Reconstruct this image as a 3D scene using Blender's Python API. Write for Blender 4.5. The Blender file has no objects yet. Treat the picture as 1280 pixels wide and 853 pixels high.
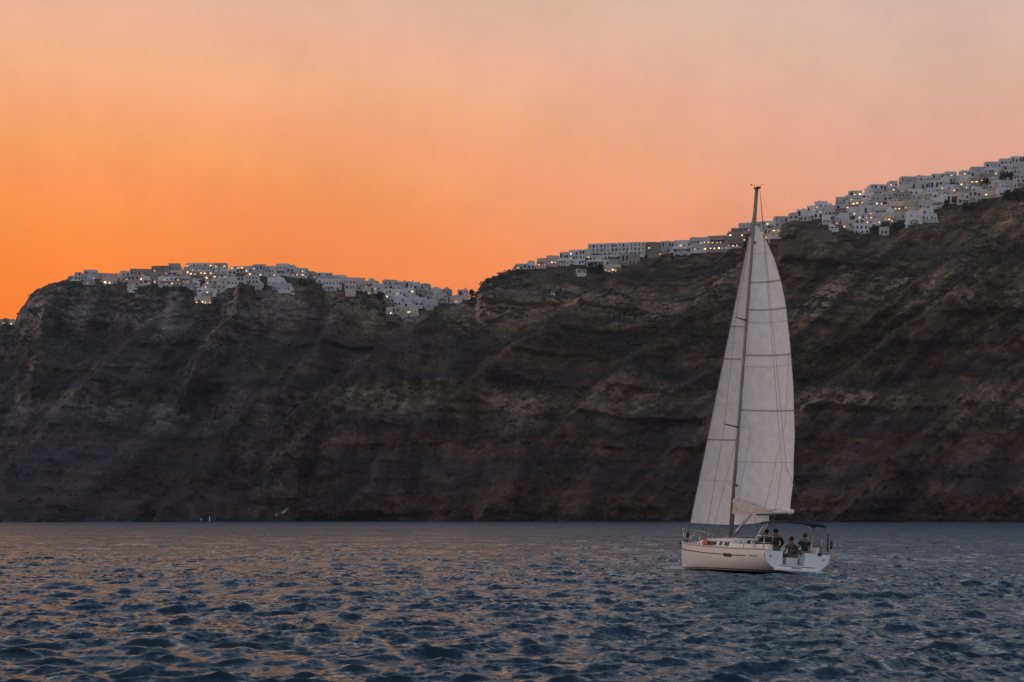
import bpy, math, random
import numpy as np
from mathutils import Matrix, Vector, Euler

random.seed(7)
rng = np.random.default_rng(7)
R = math.radians
scene = bpy.context.scene
COL = scene.collection

# ------------------------------------------------------------------ camera
CAM_Z = 2.75          # eye height above the sea, standing on another boat
FOCAL = 2200.0        # focal length in photograph pixels (1280 wide)
HOR = 646.0           # row of the true horizon in the photograph
cam_data = bpy.data.cameras.new('camera')
cam_data.sensor_width = 36.0
cam_data.lens = FOCAL / 1280.0 * 36.0
cam_data.shift_y = (HOR - 426.5) / 1280.0
cam_data.clip_start = 0.5
cam_data.clip_end = 20000
cam = bpy.data.objects.new('camera', cam_data)
COL.objects.link(cam)
cam.location = (0, 0, CAM_Z)
cam.rotation_euler = (R(90), 0, 0)
scene.camera = cam

# ------------------------------------------------------------------ sky, sun, exposure
SUN_AZ = -30.0        # degrees left of straight ahead, where the sun went down
world = bpy.data.worlds.new('World')
scene.world = world
world.use_nodes = True
wn, wl = world.node_tree.nodes, world.node_tree.links
wn.clear()


def N(nodes, kind, **kw):
    n = nodes.new(kind)
    for k, v in kw.items():
        setattr(n, k, v)
    return n


def set_ramp(node, stops, interp='B_SPLINE'):
    cr = node.color_ramp
    cr.interpolation = interp
    while len(cr.elements) > 1:
        cr.elements.remove(cr.elements[0])
    cr.elements[0].position = stops[0][0]
    cr.elements[0].color = (*stops[0][1], 1)
    for p, c in stops[1:]:
        e = cr.elements.new(p)
        e.color = (*c, 1)


wo = N(wn, 'ShaderNodeOutputWorld')
wb = N(wn, 'ShaderNodeBackground')
tc = N(wn, 'ShaderNodeTexCoord')
sep = N(wn, 'ShaderNodeSeparateXYZ')
wl.new(tc.outputs['Generated'], sep.inputs[0])
hor = N(wn, 'ShaderNodeCombineXYZ')
wl.new(sep.outputs['X'], hor.inputs['X'])
wl.new(sep.outputs['Y'], hor.inputs['Y'])
nrm = N(wn, 'ShaderNodeVectorMath', operation='NORMALIZE')
wl.new(hor.outputs[0], nrm.inputs[0])
dot = N(wn, 'ShaderNodeVectorMath', operation='DOT_PRODUCT')
wl.new(nrm.outputs[0], dot.inputs[0])
dot.inputs[1].default_value = (math.sin(R(SUN_AZ)), math.cos(R(SUN_AZ)), 0)
# dusk sky by elevation (sine): towards the afterglow, to its side, and opposite it
r_sun = N(wn, 'ShaderNodeValToRGB')
set_ramp(r_sun, [(0.0, (1.0, .20, .022)), (.10, (1.0, .205, .018)), (.15, (1.0, .255, .038)), (.20, (.99, .345, .105)),
                 (.25, (.91, .46, .265)), (.30, (.76, .48, .37)), (.37, (.46, .39, .40)), (.46, (.27, .29, .37)), (.62, (.19, .23, .33)), (.80, (.16, .20, .31)), (1.0, (.13, .17, .28))])
r_side = N(wn, 'ShaderNodeValToRGB')
set_ramp(r_side, [(0.0, (.84, .25, .12)), (.10, (.83, .285, .155)), (.15, (.81, .335, .215)), (.20, (.78, .41, .295)),
                  (.25, (.72, .465, .375)), (.30, (.62, .475, .43)), (.37, (.42, .39, .42)), (.46, (.27, .29, .37)), (.62, (.19, .23, .33)), (.80, (.16, .20, .31)), (1.0, (.13, .17, .28))])
r_back = N(wn, 'ShaderNodeValToRGB')
set_ramp(r_back, [(0.0, (.44, .44, .50)), (.10, (.62, .60, .62)), (.22, (.69, .68, .71)), (.36, (.59, .62, .68)),
                  (.60, (.36, .40, .50)), (1.0, (.15, .19, .30))])
for rr in (r_sun, r_side, r_back):
    wl.new(sep.outputs['Z'], rr.inputs['Fac'])


def map_range(nodes, links, src, a, b, c=0.0, d=1.0, smooth=True):
    m = N(nodes, 'ShaderNodeMapRange')
    m.interpolation_type = 'SMOOTHSTEP' if smooth else 'LINEAR'
    links.new(src, m.inputs['Value'])
    m.inputs['From Min'].default_value = a
    m.inputs['From Max'].default_value = b
    m.inputs['To Min'].default_value = c
    m.inputs['To Max'].default_value = d
    return m.outputs['Result']


f1 = map_range(wn, wl, dot.outputs['Value'], .70, .985)
f2 = map_range(wn, wl, dot.outputs['Value'], -.5, .70)


def mix_color(nodes, links, fac, a, b, blend='MIX'):
    m = N(nodes, 'ShaderNodeMix', data_type='RGBA', blend_type=blend)
    m.clamp_factor = True
    for s, v in ((m.inputs[0], fac), (m.inputs[6], a), (m.inputs[7], b)):
        if isinstance(v, bpy.types.NodeSocket):
            links.new(v, s)
        else:
            s.default_value = v if not isinstance(v, tuple) else (*v, 1)[:4]
    return m.outputs[2]


front = mix_color(wn, wl, f1, r_side.outputs[0], r_sun.outputs[0])
full = mix_color(wn, wl, f2, r_back.outputs[0], front)
# faint unevenness of thin high haze
sn_ = N(wn, 'ShaderNodeTexNoise'); sn_.inputs['Scale'].default_value = 14.0; sn_.inputs['Detail'].default_value = 5; sn_.inputs['Roughness'].default_value = .65
wl.new(tc.outputs['Generated'], sn_.inputs['Vector'])
sv_ = map_range(wn, wl, sn_.outputs['Fac'], .3, .7, .955, 1.045)
sm_ = N(wn, 'ShaderNodeVectorMath', operation='SCALE')
wl.new(full, sm_.inputs[0]); wl.new(sv_, sm_.inputs['Scale'])
wl.new(sm_.outputs[0], wb.inputs['Color'])
wb.inputs['Strength'].default_value = 1.0
wl.new(wb.outputs[0], wo.inputs[0])

sun_data = bpy.data.lights.new('afterglow_sun', 'SUN')
sun_data.energy = 0.62
sun_data.angle = R(25)
sun_data.color = (1.0, .76, .60)
sun = bpy.data.objects.new('afterglow_sun', sun_data)
COL.objects.link(sun)
# light travels from the sunset (front left, just above the horizon) towards the scene
sd = Vector((math.sin(R(-78)), math.cos(R(-78)), math.tan(R(9))))
sun.rotation_euler = (-sd).to_track_quat('-Z', 'Y').to_euler()
sun.location = (-60, 40, 40)

vs = scene.view_settings
vs.view_transform = 'Standard'
vs.look = 'None'
vs.exposure = 0.0
vs.gamma = 1.0
vs.use_curve_mapping = False
scene.cycles.max_bounces = 5
scene.cycles.diffuse_bounces = 3
scene.cycles.glossy_bounces = 2
scene.cycles.volume_bounces = 0
scene.cycles.use_denoising = True


# ------------------------------------------------------------------ noise
LAT = rng.random((64, 64, 64)).astype(np.float32)


def vnoise(x, y, z):
    x, y, z = np.broadcast_arrays(x, y, z)
    xi, yi, zi = np.floor(x).astype(np.int64), np.floor(y).astype(np.int64), np.floor(z).astype(np.int64)
    fx, fy, fz = x - xi, y - yi, z - zi
    fx = fx * fx * (3 - 2 * fx); fy = fy * fy * (3 - 2 * fy); fz = fz * fz * (3 - 2 * fz)
    a, b = xi & 63, (xi + 1) & 63
    c, d = yi & 63, (yi + 1) & 63
    e, f = zi & 63, (zi + 1) & 63
    v0 = (LAT[a, c, e] * (1 - fx) + LAT[b, c, e] * fx) * (1 - fy) + (LAT[a, d, e] * (1 - fx) + LAT[b, d, e] * fx) * fy
    v1 = (LAT[a, c, f] * (1 - fx) + LAT[b, c, f] * fx) * (1 - fy) + (LAT[a, d, f] * (1 - fx) + LAT[b, d, f] * fx) * fy
    return v0 * (1 - fz) + v1 * fz          # 0..1


def fbm(x, y, z, oct=4, gain=.5):
    s, a, t = 0.0, 1.0, 0.0
    for i in range(oct):
        s = s + a * (vnoise(x + 17.3 * i, y + 9.1 * i, z + 4.7 * i) * 2 - 1)
        t += a
        a *= gain
        x, y, z = x * 2.03, y * 2.03, z * 2.03
    return s / t


def ridged(x, y, z, oct=3):
    s, a, t = 0.0, 1.0, 0.0
    for i in range(oct):
        s = s + a * (1 - np.abs(vnoise(x + 11.3 * i, y + 3.1 * i, z + 7.7 * i) * 2 - 1) * 2)
        t += a
        a *= .5
        x, y, z = x * 2.07, y * 2.07, z * 2.07
    return s / t


def sstep(a, b, x):
    t = np.clip((x - a) / (b - a), 0, 1)
    return t * t * (3 - 2 * t)


# ------------------------------------------------------------------ mesh helpers
def np_mesh(name, verts, quads, smooth=True):
    me = bpy.data.meshes.new(name)
    nv, nf = len(verts), len(quads)
    k = quads.shape[1]
    me.vertices.add(nv)
    me.vertices.foreach_set('co', np.ascontiguousarray(verts, dtype=np.float32).ravel())
    me.loops.add(nf * k)
    me.loops.foreach_set('vertex_index', np.ascontiguousarray(quads, dtype=np.int32).ravel())
    me.polygons.add(nf)
    me.polygons.foreach_set('loop_start', np.arange(0, nf * k, k, dtype=np.int32))
    me.polygons.foreach_set('loop_total', np.full(nf, k, dtype=np.int32))
    me.polygons.foreach_set('use_smooth', np.full(nf, smooth, dtype=bool))
    me.update(calc_edges=True)
    return me


def grid_quads(rows, cols):
    i = np.arange(rows - 1)[:, None] * cols + np.arange(cols - 1)[None, :]
    return np.stack([i, i + 1, i + cols + 1, i + cols], -1).reshape(-1, 4)


def link(name, me, mat=None, parent=None, **props):
    o = bpy.data.objects.new(name, me)
    COL.objects.link(o)
    if mat is not None:
        for m in (mat if isinstance(mat, (list, tuple)) else [mat]):
            me.materials.append(m)
    if parent is not None:
        o.parent = parent
    for k, v in props.items():
        o[k] = v
    return o


def empty(name, loc=(0, 0, 0), rot=(0, 0, 0), **props):
    o = bpy.data.objects.new(name, None)
    COL.objects.link(o)
    o.location = loc
    o.rotation_euler = rot
    for k, v in props.items():
        o[k] = v
    return o


class MB:
    def __init__(self):
        self.v, self.f, self.mi, self.sm = [], [], [], []

    def add(self, verts, faces, mi=0, smooth=False):
        b = len(self.v)
        self.v += [tuple(p) for p in verts]
        self.f += [tuple(i + b for i in f) for f in faces]
        self.mi += [mi] * len(faces)
        self.sm += [smooth] * len(faces)
        return self

    def box(self, x0, x1, y0, y1, z0, z1, mi=0):
        v = [(x0, y0, z0), (x1, y0, z0), (x1, y1, z0), (x0, y1, z0), (x0, y0, z1), (x1, y0, z1), (x1, y1, z1), (x0, y1, z1)]
        f = [(0, 3, 2, 1), (4, 5, 6, 7), (0, 1, 5, 4), (1, 2, 6, 5), (2, 3, 7, 6), (3, 0, 4, 7)]
        return self.add(v, f, mi)

    def tube(self, pts, rad, n=8, mi=0, flat=1.0, caps=True):
        pts = [Vector(p) for p in pts]
        if not isinstance(rad, (list, tuple)):
            rad = [rad] * len(pts)
        verts, faces = [], []
        up = Vector((0, 0, 1))
        prev = None
        for i, p in enumerate(pts):
            t = (pts[min(i + 1, len(pts) - 1)] - pts[max(i - 1, 0)]).normalized()
            a = prev if prev is not None else (up if abs(t.z) < .9 else Vector((1, 0, 0)))
            s = t.cross(a)
            if s.length < 1e-4:
                s = t.cross(Vector((0, 1, 0)))
            s.normalize()
            u = s.cross(t).normalized()
            prev = u
            for k in range(n):
                an = 2 * math.pi * k / n
                verts.append(p + s * math.cos(an) * rad[i] * flat + u * math.sin(an) * rad[i])
        for i in range(len(pts) - 1):
            for k in range(n):
                k2 = (k + 1) % n
                faces.append((i * n + k, i * n + k2, (i + 1) * n + k2, (i + 1) * n + k))
        b = len(verts)
        if caps:
            faces.append(tuple(range(n - 1, -1, -1)))
            faces.append(tuple(range(b - n, b)))
        return self.add(verts, faces, mi, True)

    def grid(self, P, mi=0, smooth=True):
        rows, cols = len(P), len(P[0])
        v = [p for r in P for p in r]
        f = [(i * cols + j, i * cols + j + 1, (i + 1) * cols + j + 1, (i + 1) * cols + j) for i in range(rows - 1) for j in range(cols - 1)]
        return self.add(v, f, mi, smooth)

    def ellipsoid(self, c, r, n=10, m=7, mi=0, zmin=-1.0):
        P = []
        for i in range(m + 1):
            ph = math.asin(zmin) + (math.pi / 2 - math.asin(zmin)) * i / m
            P.append([(c[0] + r[0] * math.cos(ph) * math.cos(2 * math.pi * j / n), c[1] + r[1] * math.cos(ph) * math.sin(2 * math.pi * j / n),
                       c[2] + r[2] * math.sin(ph)) for j in range(n + 1)])
        return self.grid(P, mi)

    def mesh(self, name):
        me = bpy.data.meshes.new(name)
        me.from_pydata(self.v, [], self.f)
        me.polygons.foreach_set('material_index', self.mi)
        me.polygons.foreach_set('use_smooth', self.sm)
        me.update()
        return me

    def build(self, name, mat, parent=None, **props):
        return link(name, self.mesh(name), mat, parent, **props)


# ------------------------------------------------------------------ materials
def new_mat(name):
    m = bpy.data.materials.new(name)
    m.use_nodes = True
    nt = m.node_tree
    return m, nt.nodes, nt.links, nt.nodes['Principled BSDF']


def paint(name, col, rough=.55, metal=0.0, var=.12, scale=3.0, bump=0.0, spec=.5, dirt=None, each=0.0):
    """plain coat with uneven colour, fine grain and a little wear"""
    m, n, l, p = new_mat(name)
    t = N(n, 'ShaderNodeTexCoord')
    nz = N(n, 'ShaderNodeTexNoise')
    nz.inputs['Scale'].default_value = scale
    nz.inputs['Detail'].default_value = 6
    nz.inputs['Roughness'].default_value = .65
    l.new(t.outputs['Object'], nz.inputs['Vector'])
    lo = tuple(c * (1 - var) for c in col) if dirt is None else dirt
    hi = tuple(min(c * (1 + var), .92) for c in col)
    f = map_range(n, l, nz.outputs['Fac'], .3, .7)
    c = mix_color(n, l, f, lo, hi)
    if each:
        oi = N(n, 'ShaderNodeObjectInfo')
        tone = map_range(n, l, oi.outputs['Random'], 0, 1, each, 1.06, False)
        cc = N(n, 'ShaderNodeVectorMath', operation='SCALE')
        l.new(c, cc.inputs[0]); l.new(tone, cc.inputs['Scale'])
        c = cc.outputs[0]
    l.new(c, p.inputs['Base Color'])
    p.inputs['Roughness'].default_value = rough
    p.inputs['Metallic'].default_value = metal
    p.inputs['Specular IOR Level'].default_value = spec
    if bump:
        b = N(n, 'ShaderNodeBump')
        b.inputs['Strength'].default_value = bump
        b.inputs['Distance'].default_value = .05
        l.new(nz.outputs['Fac'], b.inputs['Height'])
        l.new(b.outputs[0], p.inputs['Normal'])
    return m


def make_rock():
    m, n, l, p = new_mat('volcanic_rock')
    g = N(n, 'ShaderNodeNewGeometry')
    s = N(n, 'ShaderNodeSeparateXYZ')
    l.new(g.outputs['Position'], s.inputs[0])
    # strata: height bent by broad noise and a gentle dip
    n1 = N(n, 'ShaderNodeTexNoise'); n1.inputs['Scale'].default_value = .007; n1.inputs['Detail'].default_value = 8
    l.new(g.outputs['Position'], n1.inputs['Vector'])
    a = N(n, 'ShaderNodeMath', operation='MULTIPLY_ADD'); a.inputs[1].default_value = 84; l.new(n1.outputs['Fac'], a.inputs[0]); l.new(s.outputs['Z'], a.inputs[2])
    a2 = N(n, 'ShaderNodeMath', operation='MULTIPLY_ADD'); a2.inputs[1].default_value = .012; l.new(s.outputs['X'], a2.inputs[0]); l.new(a.outputs[0], a2.inputs[2])
    sc = N(n, 'ShaderNodeMath', operation='DIVIDE'); l.new(a2.outputs[0], sc.inputs[0]); sc.inputs[1].default_value = 340.0
    rp = N(n, 'ShaderNodeValToRGB')
    set_ramp(rp, [(0.05, (.030, .029, .032)), (.12, (.048, .036, .031)), (.17, (.068, .044, .036)), (.21, (.040, .036, .037)), (.25, (.082, .052, .042)), (.285, (.042, .035, .034)),
                  (.305, (.100, .081, .068)), (.335, (.128, .104, .086)), (.365, (.094, .073, .058)), (.385, (.030, .028, .030)), (.43, (.078, .056, .045)), (.47, (.042, .037, .035)),
                  (.52, (.092, .071, .056)), (.56, (.146, .122, .100)), (.62, (.126, .102, .082)), (.66, (.066, .058, .051)), (.74, (.118, .090, .067)), (.82, (.072, .062, .049)), (.95, (.092, .079, .061))], 'LINEAR')
    l.new(sc.outputs[0], rp.inputs['Fac'])
    # medium and fine mottling
    mp = N(n, 'ShaderNodeMapping'); mp.inputs['Scale'].default_value = (1, 1, 2.6)
    l.new(g.outputs['Position'], mp.inputs['Vector'])
    n2 = N(n, 'ShaderNodeTexNoise'); n2.inputs['Scale'].default_value = .05; n2.inputs['Detail'].default_value = 9; n2.inputs['Roughness'].default_value = .68
    l.new(mp.outputs[0], n2.inputs['Vector'])
    n3 = N(n, 'ShaderNodeTexNoise'); n3.inputs['Scale'].default_value = .45; n3.inputs['Detail'].default_value = 6; n3.inputs['Roughness'].default_value = .7
    l.new(g.outputs['Position'], n3.inputs['Vector'])
    v2 = map_range(n, l, n2.outputs['Fac'], .30, .70, .50, 1.58)
    v3 = map_range(n, l, n3.outputs['Fac'], .25, .75, .66, 1.36)
    vm = N(n, 'ShaderNodeMath', operation='MULTIPLY'); l.new(v2, vm.inputs[0]); l.new(v3, vm.inputs[1])
    c = N(n, 'ShaderNodeMix', data_type='RGBA', blend_type='MULTIPLY'); c.inputs[0].default_value = 1
    l.new(rp.outputs[0], c.inputs[6])
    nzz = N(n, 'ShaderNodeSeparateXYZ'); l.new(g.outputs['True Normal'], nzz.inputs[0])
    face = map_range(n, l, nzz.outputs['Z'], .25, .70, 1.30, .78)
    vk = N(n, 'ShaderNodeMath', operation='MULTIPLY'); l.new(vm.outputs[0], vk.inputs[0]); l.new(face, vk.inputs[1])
    # scree chutes: streaks that run straight down on the left, and down to the left on the ridge
    shr = map_range(n, l, s.outputs['X'], -60, 160, .10, 1.15)
    sh = N(n, 'ShaderNodeMath', operation='MULTIPLY'); l.new(shr, sh.inputs[0]); l.new(s.outputs['Z'], sh.inputs[1])
    sx = N(n, 'ShaderNodeMath', operation='SUBTRACT'); l.new(s.outputs['X'], sx.inputs[0]); l.new(sh.outputs[0], sx.inputs[1])
    cs = N(n, 'ShaderNodeCombineXYZ'); l.new(sx.outputs[0], cs.inputs[0]); l.new(s.outputs['Z'], cs.inputs[1])
    ms = N(n, 'ShaderNodeMapping'); ms.inputs['Scale'].default_value = (.055, .010, 1); l.new(cs.outputs[0], ms.inputs['Vector'])
    n5 = N(n, 'ShaderNodeTexNoise'); n5.inputs['Scale'].default_value = 1.0; n5.inputs['Detail'].default_value = 7; n5.inputs['Roughness'].default_value = .62
    l.new(ms.outputs[0], n5.inputs['Vector'])
    v5 = map_range(n, l, n5.outputs['Fac'], .34, .66, .46, 1.75)
    vs5 = N(n, 'ShaderNodeMath', operation='MULTIPLY'); l.new(vk.outputs[0], vs5.inputs[0]); l.new(v5, vs5.inputs[1])
    vm = vs5
    cv = N(n, 'ShaderNodeCombineColor')
    for i in range(3):
        l.new(vm.outputs[0], cv.inputs[i])
    l.new(cv.outputs[0], c.inputs[7])
    # the mesa rock is cooler and greyer, the ridge browner
    wh_ = map_range(n, l, s.outputs['X'], -260, 20)
    ct = mix_color(n, l, wh_, (.86, .97, 1.10), (1.06, .98, .92))
    c2 = N(n, 'ShaderNodeMix', data_type='RGBA', blend_type='MULTIPLY'); c2.inputs[0].default_value = 1
    l.new(c.outputs[2], c2.inputs[6]); l.new(ct, c2.inputs[7])
    c = c2
    # thin soil and dry scrub on what is not steep, more of it high up
    nz = N(n, 'ShaderNodeSeparateXYZ'); l.new(g.outputs['Normal'], nz.inputs[0])
    flat = map_range(n, l, nz.outputs['Z'], .42, .72)
    high = map_range(n, l, s.outputs['Z'], 60, 190, .15, 1.0)
    n4 = N(n, 'ShaderNodeTexNoise'); n4.inputs['Scale'].default_value = .03; n4.inputs['Detail'].default_value = 8; n4.inputs['Roughness'].default_value = .7
    l.new(g.outputs['Position'], n4.inputs['Vector'])
    patch = map_range(n, l, n4.outputs['Fac'], .42, .58)
    q1 = N(n, 'ShaderNodeMath', operation='MULTIPLY'); l.new(flat, q1.inputs[0]); l.new(high, q1.inputs[1])
    q2 = N(n, 'ShaderNodeMath', operation='MULTIPLY'); l.new(q1.outputs[0], q2.inputs[0]); l.new(patch, q2.inputs[1])
    veg = mix_color(n, l, v3, (.030, .036, .024), (.060, .060, .040))
    out = mix_color(n, l, q2.outputs[0], c.outputs[2], veg)
    l.new(out, p.inputs['Base Color'])
    p.inputs['Roughness'].default_value = .95
    p.inputs['Specular IOR Level'].default_value = .15
    b = N(n, 'ShaderNodeBump'); b.inputs['Strength'].default_value = .9; b.inputs['Distance'].default_value = 2.2
    hs = N(n, 'ShaderNodeMath', operation='MULTIPLY_ADD'); hs.inputs[1].default_value = .5
    l.new(n3.outputs['Fac'], hs.inputs[0]); l.new(n2.outputs['Fac'], hs.inputs[2])
    l.new(hs.outputs[0], b.inputs['Height'])
    l.new(b.outputs[0], p.inputs['Normal'])
    return m


def make_water():
    m, n, l, p = new_mat('sea_water')
    g = N(n, 'ShaderNodeNewGeometry')
    mp = N(n, 'ShaderNodeMapping'); mp.inputs['Rotation'].default_value = (0, 0, R(25)); mp.inputs['Scale'].default_value = (1.0, .6, 1)
    l.new(g.outputs['Position'], mp.inputs['Vector'])
    n1 = N(n, 'ShaderNodeTexNoise'); n1.inputs['Scale'].default_value = 2.2; n1.inputs['Detail'].default_value = 7; n1.inputs['Roughness'].default_value = .62; n1.inputs['Distortion'].default_value = .4
    l.new(mp.outputs[0], n1.inputs['Vector'])
    n2 = N(n, 'ShaderNodeTexNoise'); n2.inputs['Scale'].default_value = 7.0; n2.inputs['Detail'].default_value = 4
    l.new(g.outputs['Position'], n2.inputs['Vector'])
    ng = N(n, 'ShaderNodeTexNoise'); ng.inputs['Scale'].default_value = .05; ng.inputs['Detail'].default_value = 5
    mg = N(n, 'ShaderNodeMapping'); mg.inputs['Scale'].default_value = (.55, 1.7, 1); l.new(g.outputs['Position'], mg.inputs['Vector'])
    l.new(mg.outputs[0], ng.inputs['Vector'])
    gust = map_range(n, l, ng.outputs['Fac'], .3, .7, .45, 1.35)
    # ripples too small for the mesh: tilt the surface normal by a random slope field
    def slope(col, amount):
        c0 = N(n, 'ShaderNodeVectorMath', operation='SUBTRACT'); l.new(col, c0.inputs[0]); c0.inputs[1].default_value = (.5, .5, .5)
        c1 = N(n, 'ShaderNodeVectorMath', operation='MULTIPLY'); l.new(c0.outputs[0], c1.inputs[0]); c1.inputs[1].default_value = (amount, amount * 1.15, 0)
        return c1.outputs[0]
    sa = N(n, 'ShaderNodeVectorMath', operation='ADD'); l.new(slope(n1.outputs['Color'], 1.45), sa.inputs[0]); l.new(slope(n2.outputs['Color'], .9), sa.inputs[1])
    sg = N(n, 'ShaderNodeVectorMath', operation='SCALE'); l.new(sa.outputs[0], sg.inputs[0]); l.new(gust, sg.inputs['Scale'])
    sn = N(n, 'ShaderNodeVectorMath', operation='ADD'); l.new(g.outputs['Normal'], sn.inputs[0]); l.new(sg.outputs[0], sn.inputs[1])
    nn = N(n, 'ShaderNodeVectorMath', operation='NORMALIZE'); l.new(sn.outputs[0], nn.inputs[0])
    at = N(n, 'ShaderNodeAttribute', attribute_name='foam')
    nf = N(n, 'ShaderNodeTexNoise'); nf.inputs['Scale'].default_value = 4.5; nf.inputs['Detail'].default_value = 6
    l.new(g.outputs['Position'], nf.inputs['Vector'])
    fs = N(n, 'ShaderNodeMath', operation='ADD'); l.new(at.outputs['Fac'], fs.inputs[0]); l.new(nf.outputs['Fac'], fs.inputs[1])
    fm = map_range(n, l, fs.outputs[0], .92, 1.15)
    c = mix_color(n, l, fm, (.012, .025, .038), (.62, .66, .70))
    # water body and foam below, a bluish reflection weighted by Fresnel on top
    out = n['Material Output']
    n.remove(p)
    df = N(n, 'ShaderNodeBsdfDiffuse'); l.new(c, df.inputs['Color'])
    gl = N(n, 'ShaderNodeBsdfGlossy'); gl.inputs['Color'].default_value = (.52, .71, .85, 1)
    rr = map_range(n, l, fm, 0, 1, .18, .8); l.new(rr, gl.inputs['Roughness'])
    l.new(nn.outputs[0], gl.inputs['Normal'])
    fr = N(n, 'ShaderNodeFresnel'); fr.inputs['IOR'].default_value = 1.333; l.new(nn.outputs[0], fr.inputs['Normal'])
    fk = N(n, 'ShaderNodeMath', operation='MULTIPLY'); l.new(fr.outputs[0], fk.inputs[0])
    fi = map_range(n, l, fm, 0, 1, 1.0, .1); l.new(fi, fk.inputs[1])
    mx = N(n, 'ShaderNodeMixShader'); l.new(fk.outputs[0], mx.inputs[0]); l.new(df.outputs[0], mx.inputs[1]); l.new(gl.outputs[0], mx.inputs[2])
    l.new(mx.outputs[0], out.inputs['Surface'])
    return m


def make_leaf(name, a, b):
    m, n, l, p = new_mat(name)
    g = N(n, 'ShaderNodeNewGeometry')
    nz = N(n, 'ShaderNodeTexNoise'); nz.inputs['Scale'].default_value = .35; nz.inputs['Detail'].default_value = 4
    l.new(g.outputs['Position'], nz.inputs['Vector'])
    f = map_range(n, l, nz.outputs['Fac'], .3, .7)
    l.new(mix_color(n, l, f, a, b), p.inputs['Base Color'])
    p.inputs['Roughness'].default_value = .8
    p.inputs['Specular IOR Level'].default_value = .2
    return m


def make_sailcloth(name, col):
    m, n, l, p = new_mat(name)
    out = n['Material Output']
    t = N(n, 'ShaderNodeTexCoord')
    nz = N(n, 'ShaderNodeTexNoise'); nz.inputs['Scale'].default_value = 2.2; nz.inputs['Detail'].default_value = 7; nz.inputs['Roughness'].default_value = .7
    l.new(t.outputs['Object'], nz.inputs['Vector'])
    wv = N(n, 'ShaderNodeTexNoise'); wv.inputs['Scale'].default_value = 9.0; wv.inputs['Detail'].default_value = 4
    mp = N(n, 'ShaderNodeMapping'); mp.inputs['Scale'].default_value = (1, 1, .12)
    l.new(t.outputs['Object'], mp.inputs['Vector']); l.new(mp.outputs[0], wv.inputs['Vector'])
    f = map_range(n, l, nz.outputs['Fac'], .3, .7)
    c = mix_color(n, l, f, tuple(x * .88 for x in col), tuple(min(.9, x * 1.06) for x in col))
    l.new(c, p.inputs['Base Color'])
    p.inputs['Roughness'].default_value = .75
    p.inputs['Specular IOR Level'].default_value = .2
    tr = N(n, 'ShaderNodeBsdfTranslucent')
    l.new(c, tr.inputs['Color'])
    mx = N(n, 'ShaderNodeMixShader'); mx.inputs[0].default_value = .30
    l.new(p.outputs[0], mx.inputs[1]); l.new(tr.outputs[0], mx.inputs[2])
    b = N(n, 'ShaderNodeBump'); b.inputs['Strength'].default_value = .5; b.inputs['Distance'].default_value = .05
    l.new(wv.outputs['Fac'], b.inputs['Height']); l.new(b.outputs[0], p.inputs['Normal']); l.new(b.outputs[0], tr.inputs['Normal'])
    l.new(mx.outputs[0], out.inputs['Surface'])
    return m


def make_lit(name, col, strength):
    m, n, l, p = new_mat(name)
    p.inputs['Base Color'].default_value = (.5, .4, .3, 1)
    p.inputs['Emission Color'].default_value = (*col, 1)
    oi = N(n, 'ShaderNodeObjectInfo')
    l.new(map_range(n, l, oi.outputs['Random'], 0, 1, strength * .25, strength * 1.5, False), p.inputs['Emission Strength'])
    p.inputs['Roughness'].default_value = .5
    return m


def make_hull():
    m, n, l, p = new_mat('hull_gelcoat')
    t = N(n, 'ShaderNodeTexCoord')
    s = N(n, 'ShaderNodeSeparateXYZ')
    l.new(t.outputs['Object'], s.inputs[0])
    rp = N(n, 'ShaderNodeValToRGB')
    mr = map_range(n, l, s.outputs['Z'], -1, 1, 0, 1, False)
    W, D = (.74, .73, .71), (.012, .014, .02)
    set_ramp(rp, [(0, D), (.512, W), (.530, D), (.552, W)], 'CONSTANT')
    l.new(mr, rp.inputs['Fac'])
    nz = N(n, 'ShaderNodeTexNoise'); nz.inputs['Scale'].default_value = 1.3; nz.inputs['Detail'].default_value = 8; nz.inputs['Roughness'].default_value = .7
    l.new(t.outputs['Object'], nz.inputs['Vector'])
    f = map_range(n, l, nz.outputs['Fac'], .35, .75, .0, .22)
    c = mix_color(n, l, f, rp.outputs[0], (.42, .38, .33), 'MULTIPLY')
    l.new(c, p.inputs['Base Color'])
    p.inputs['Roughness'].default_value = .32
    return m


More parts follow.
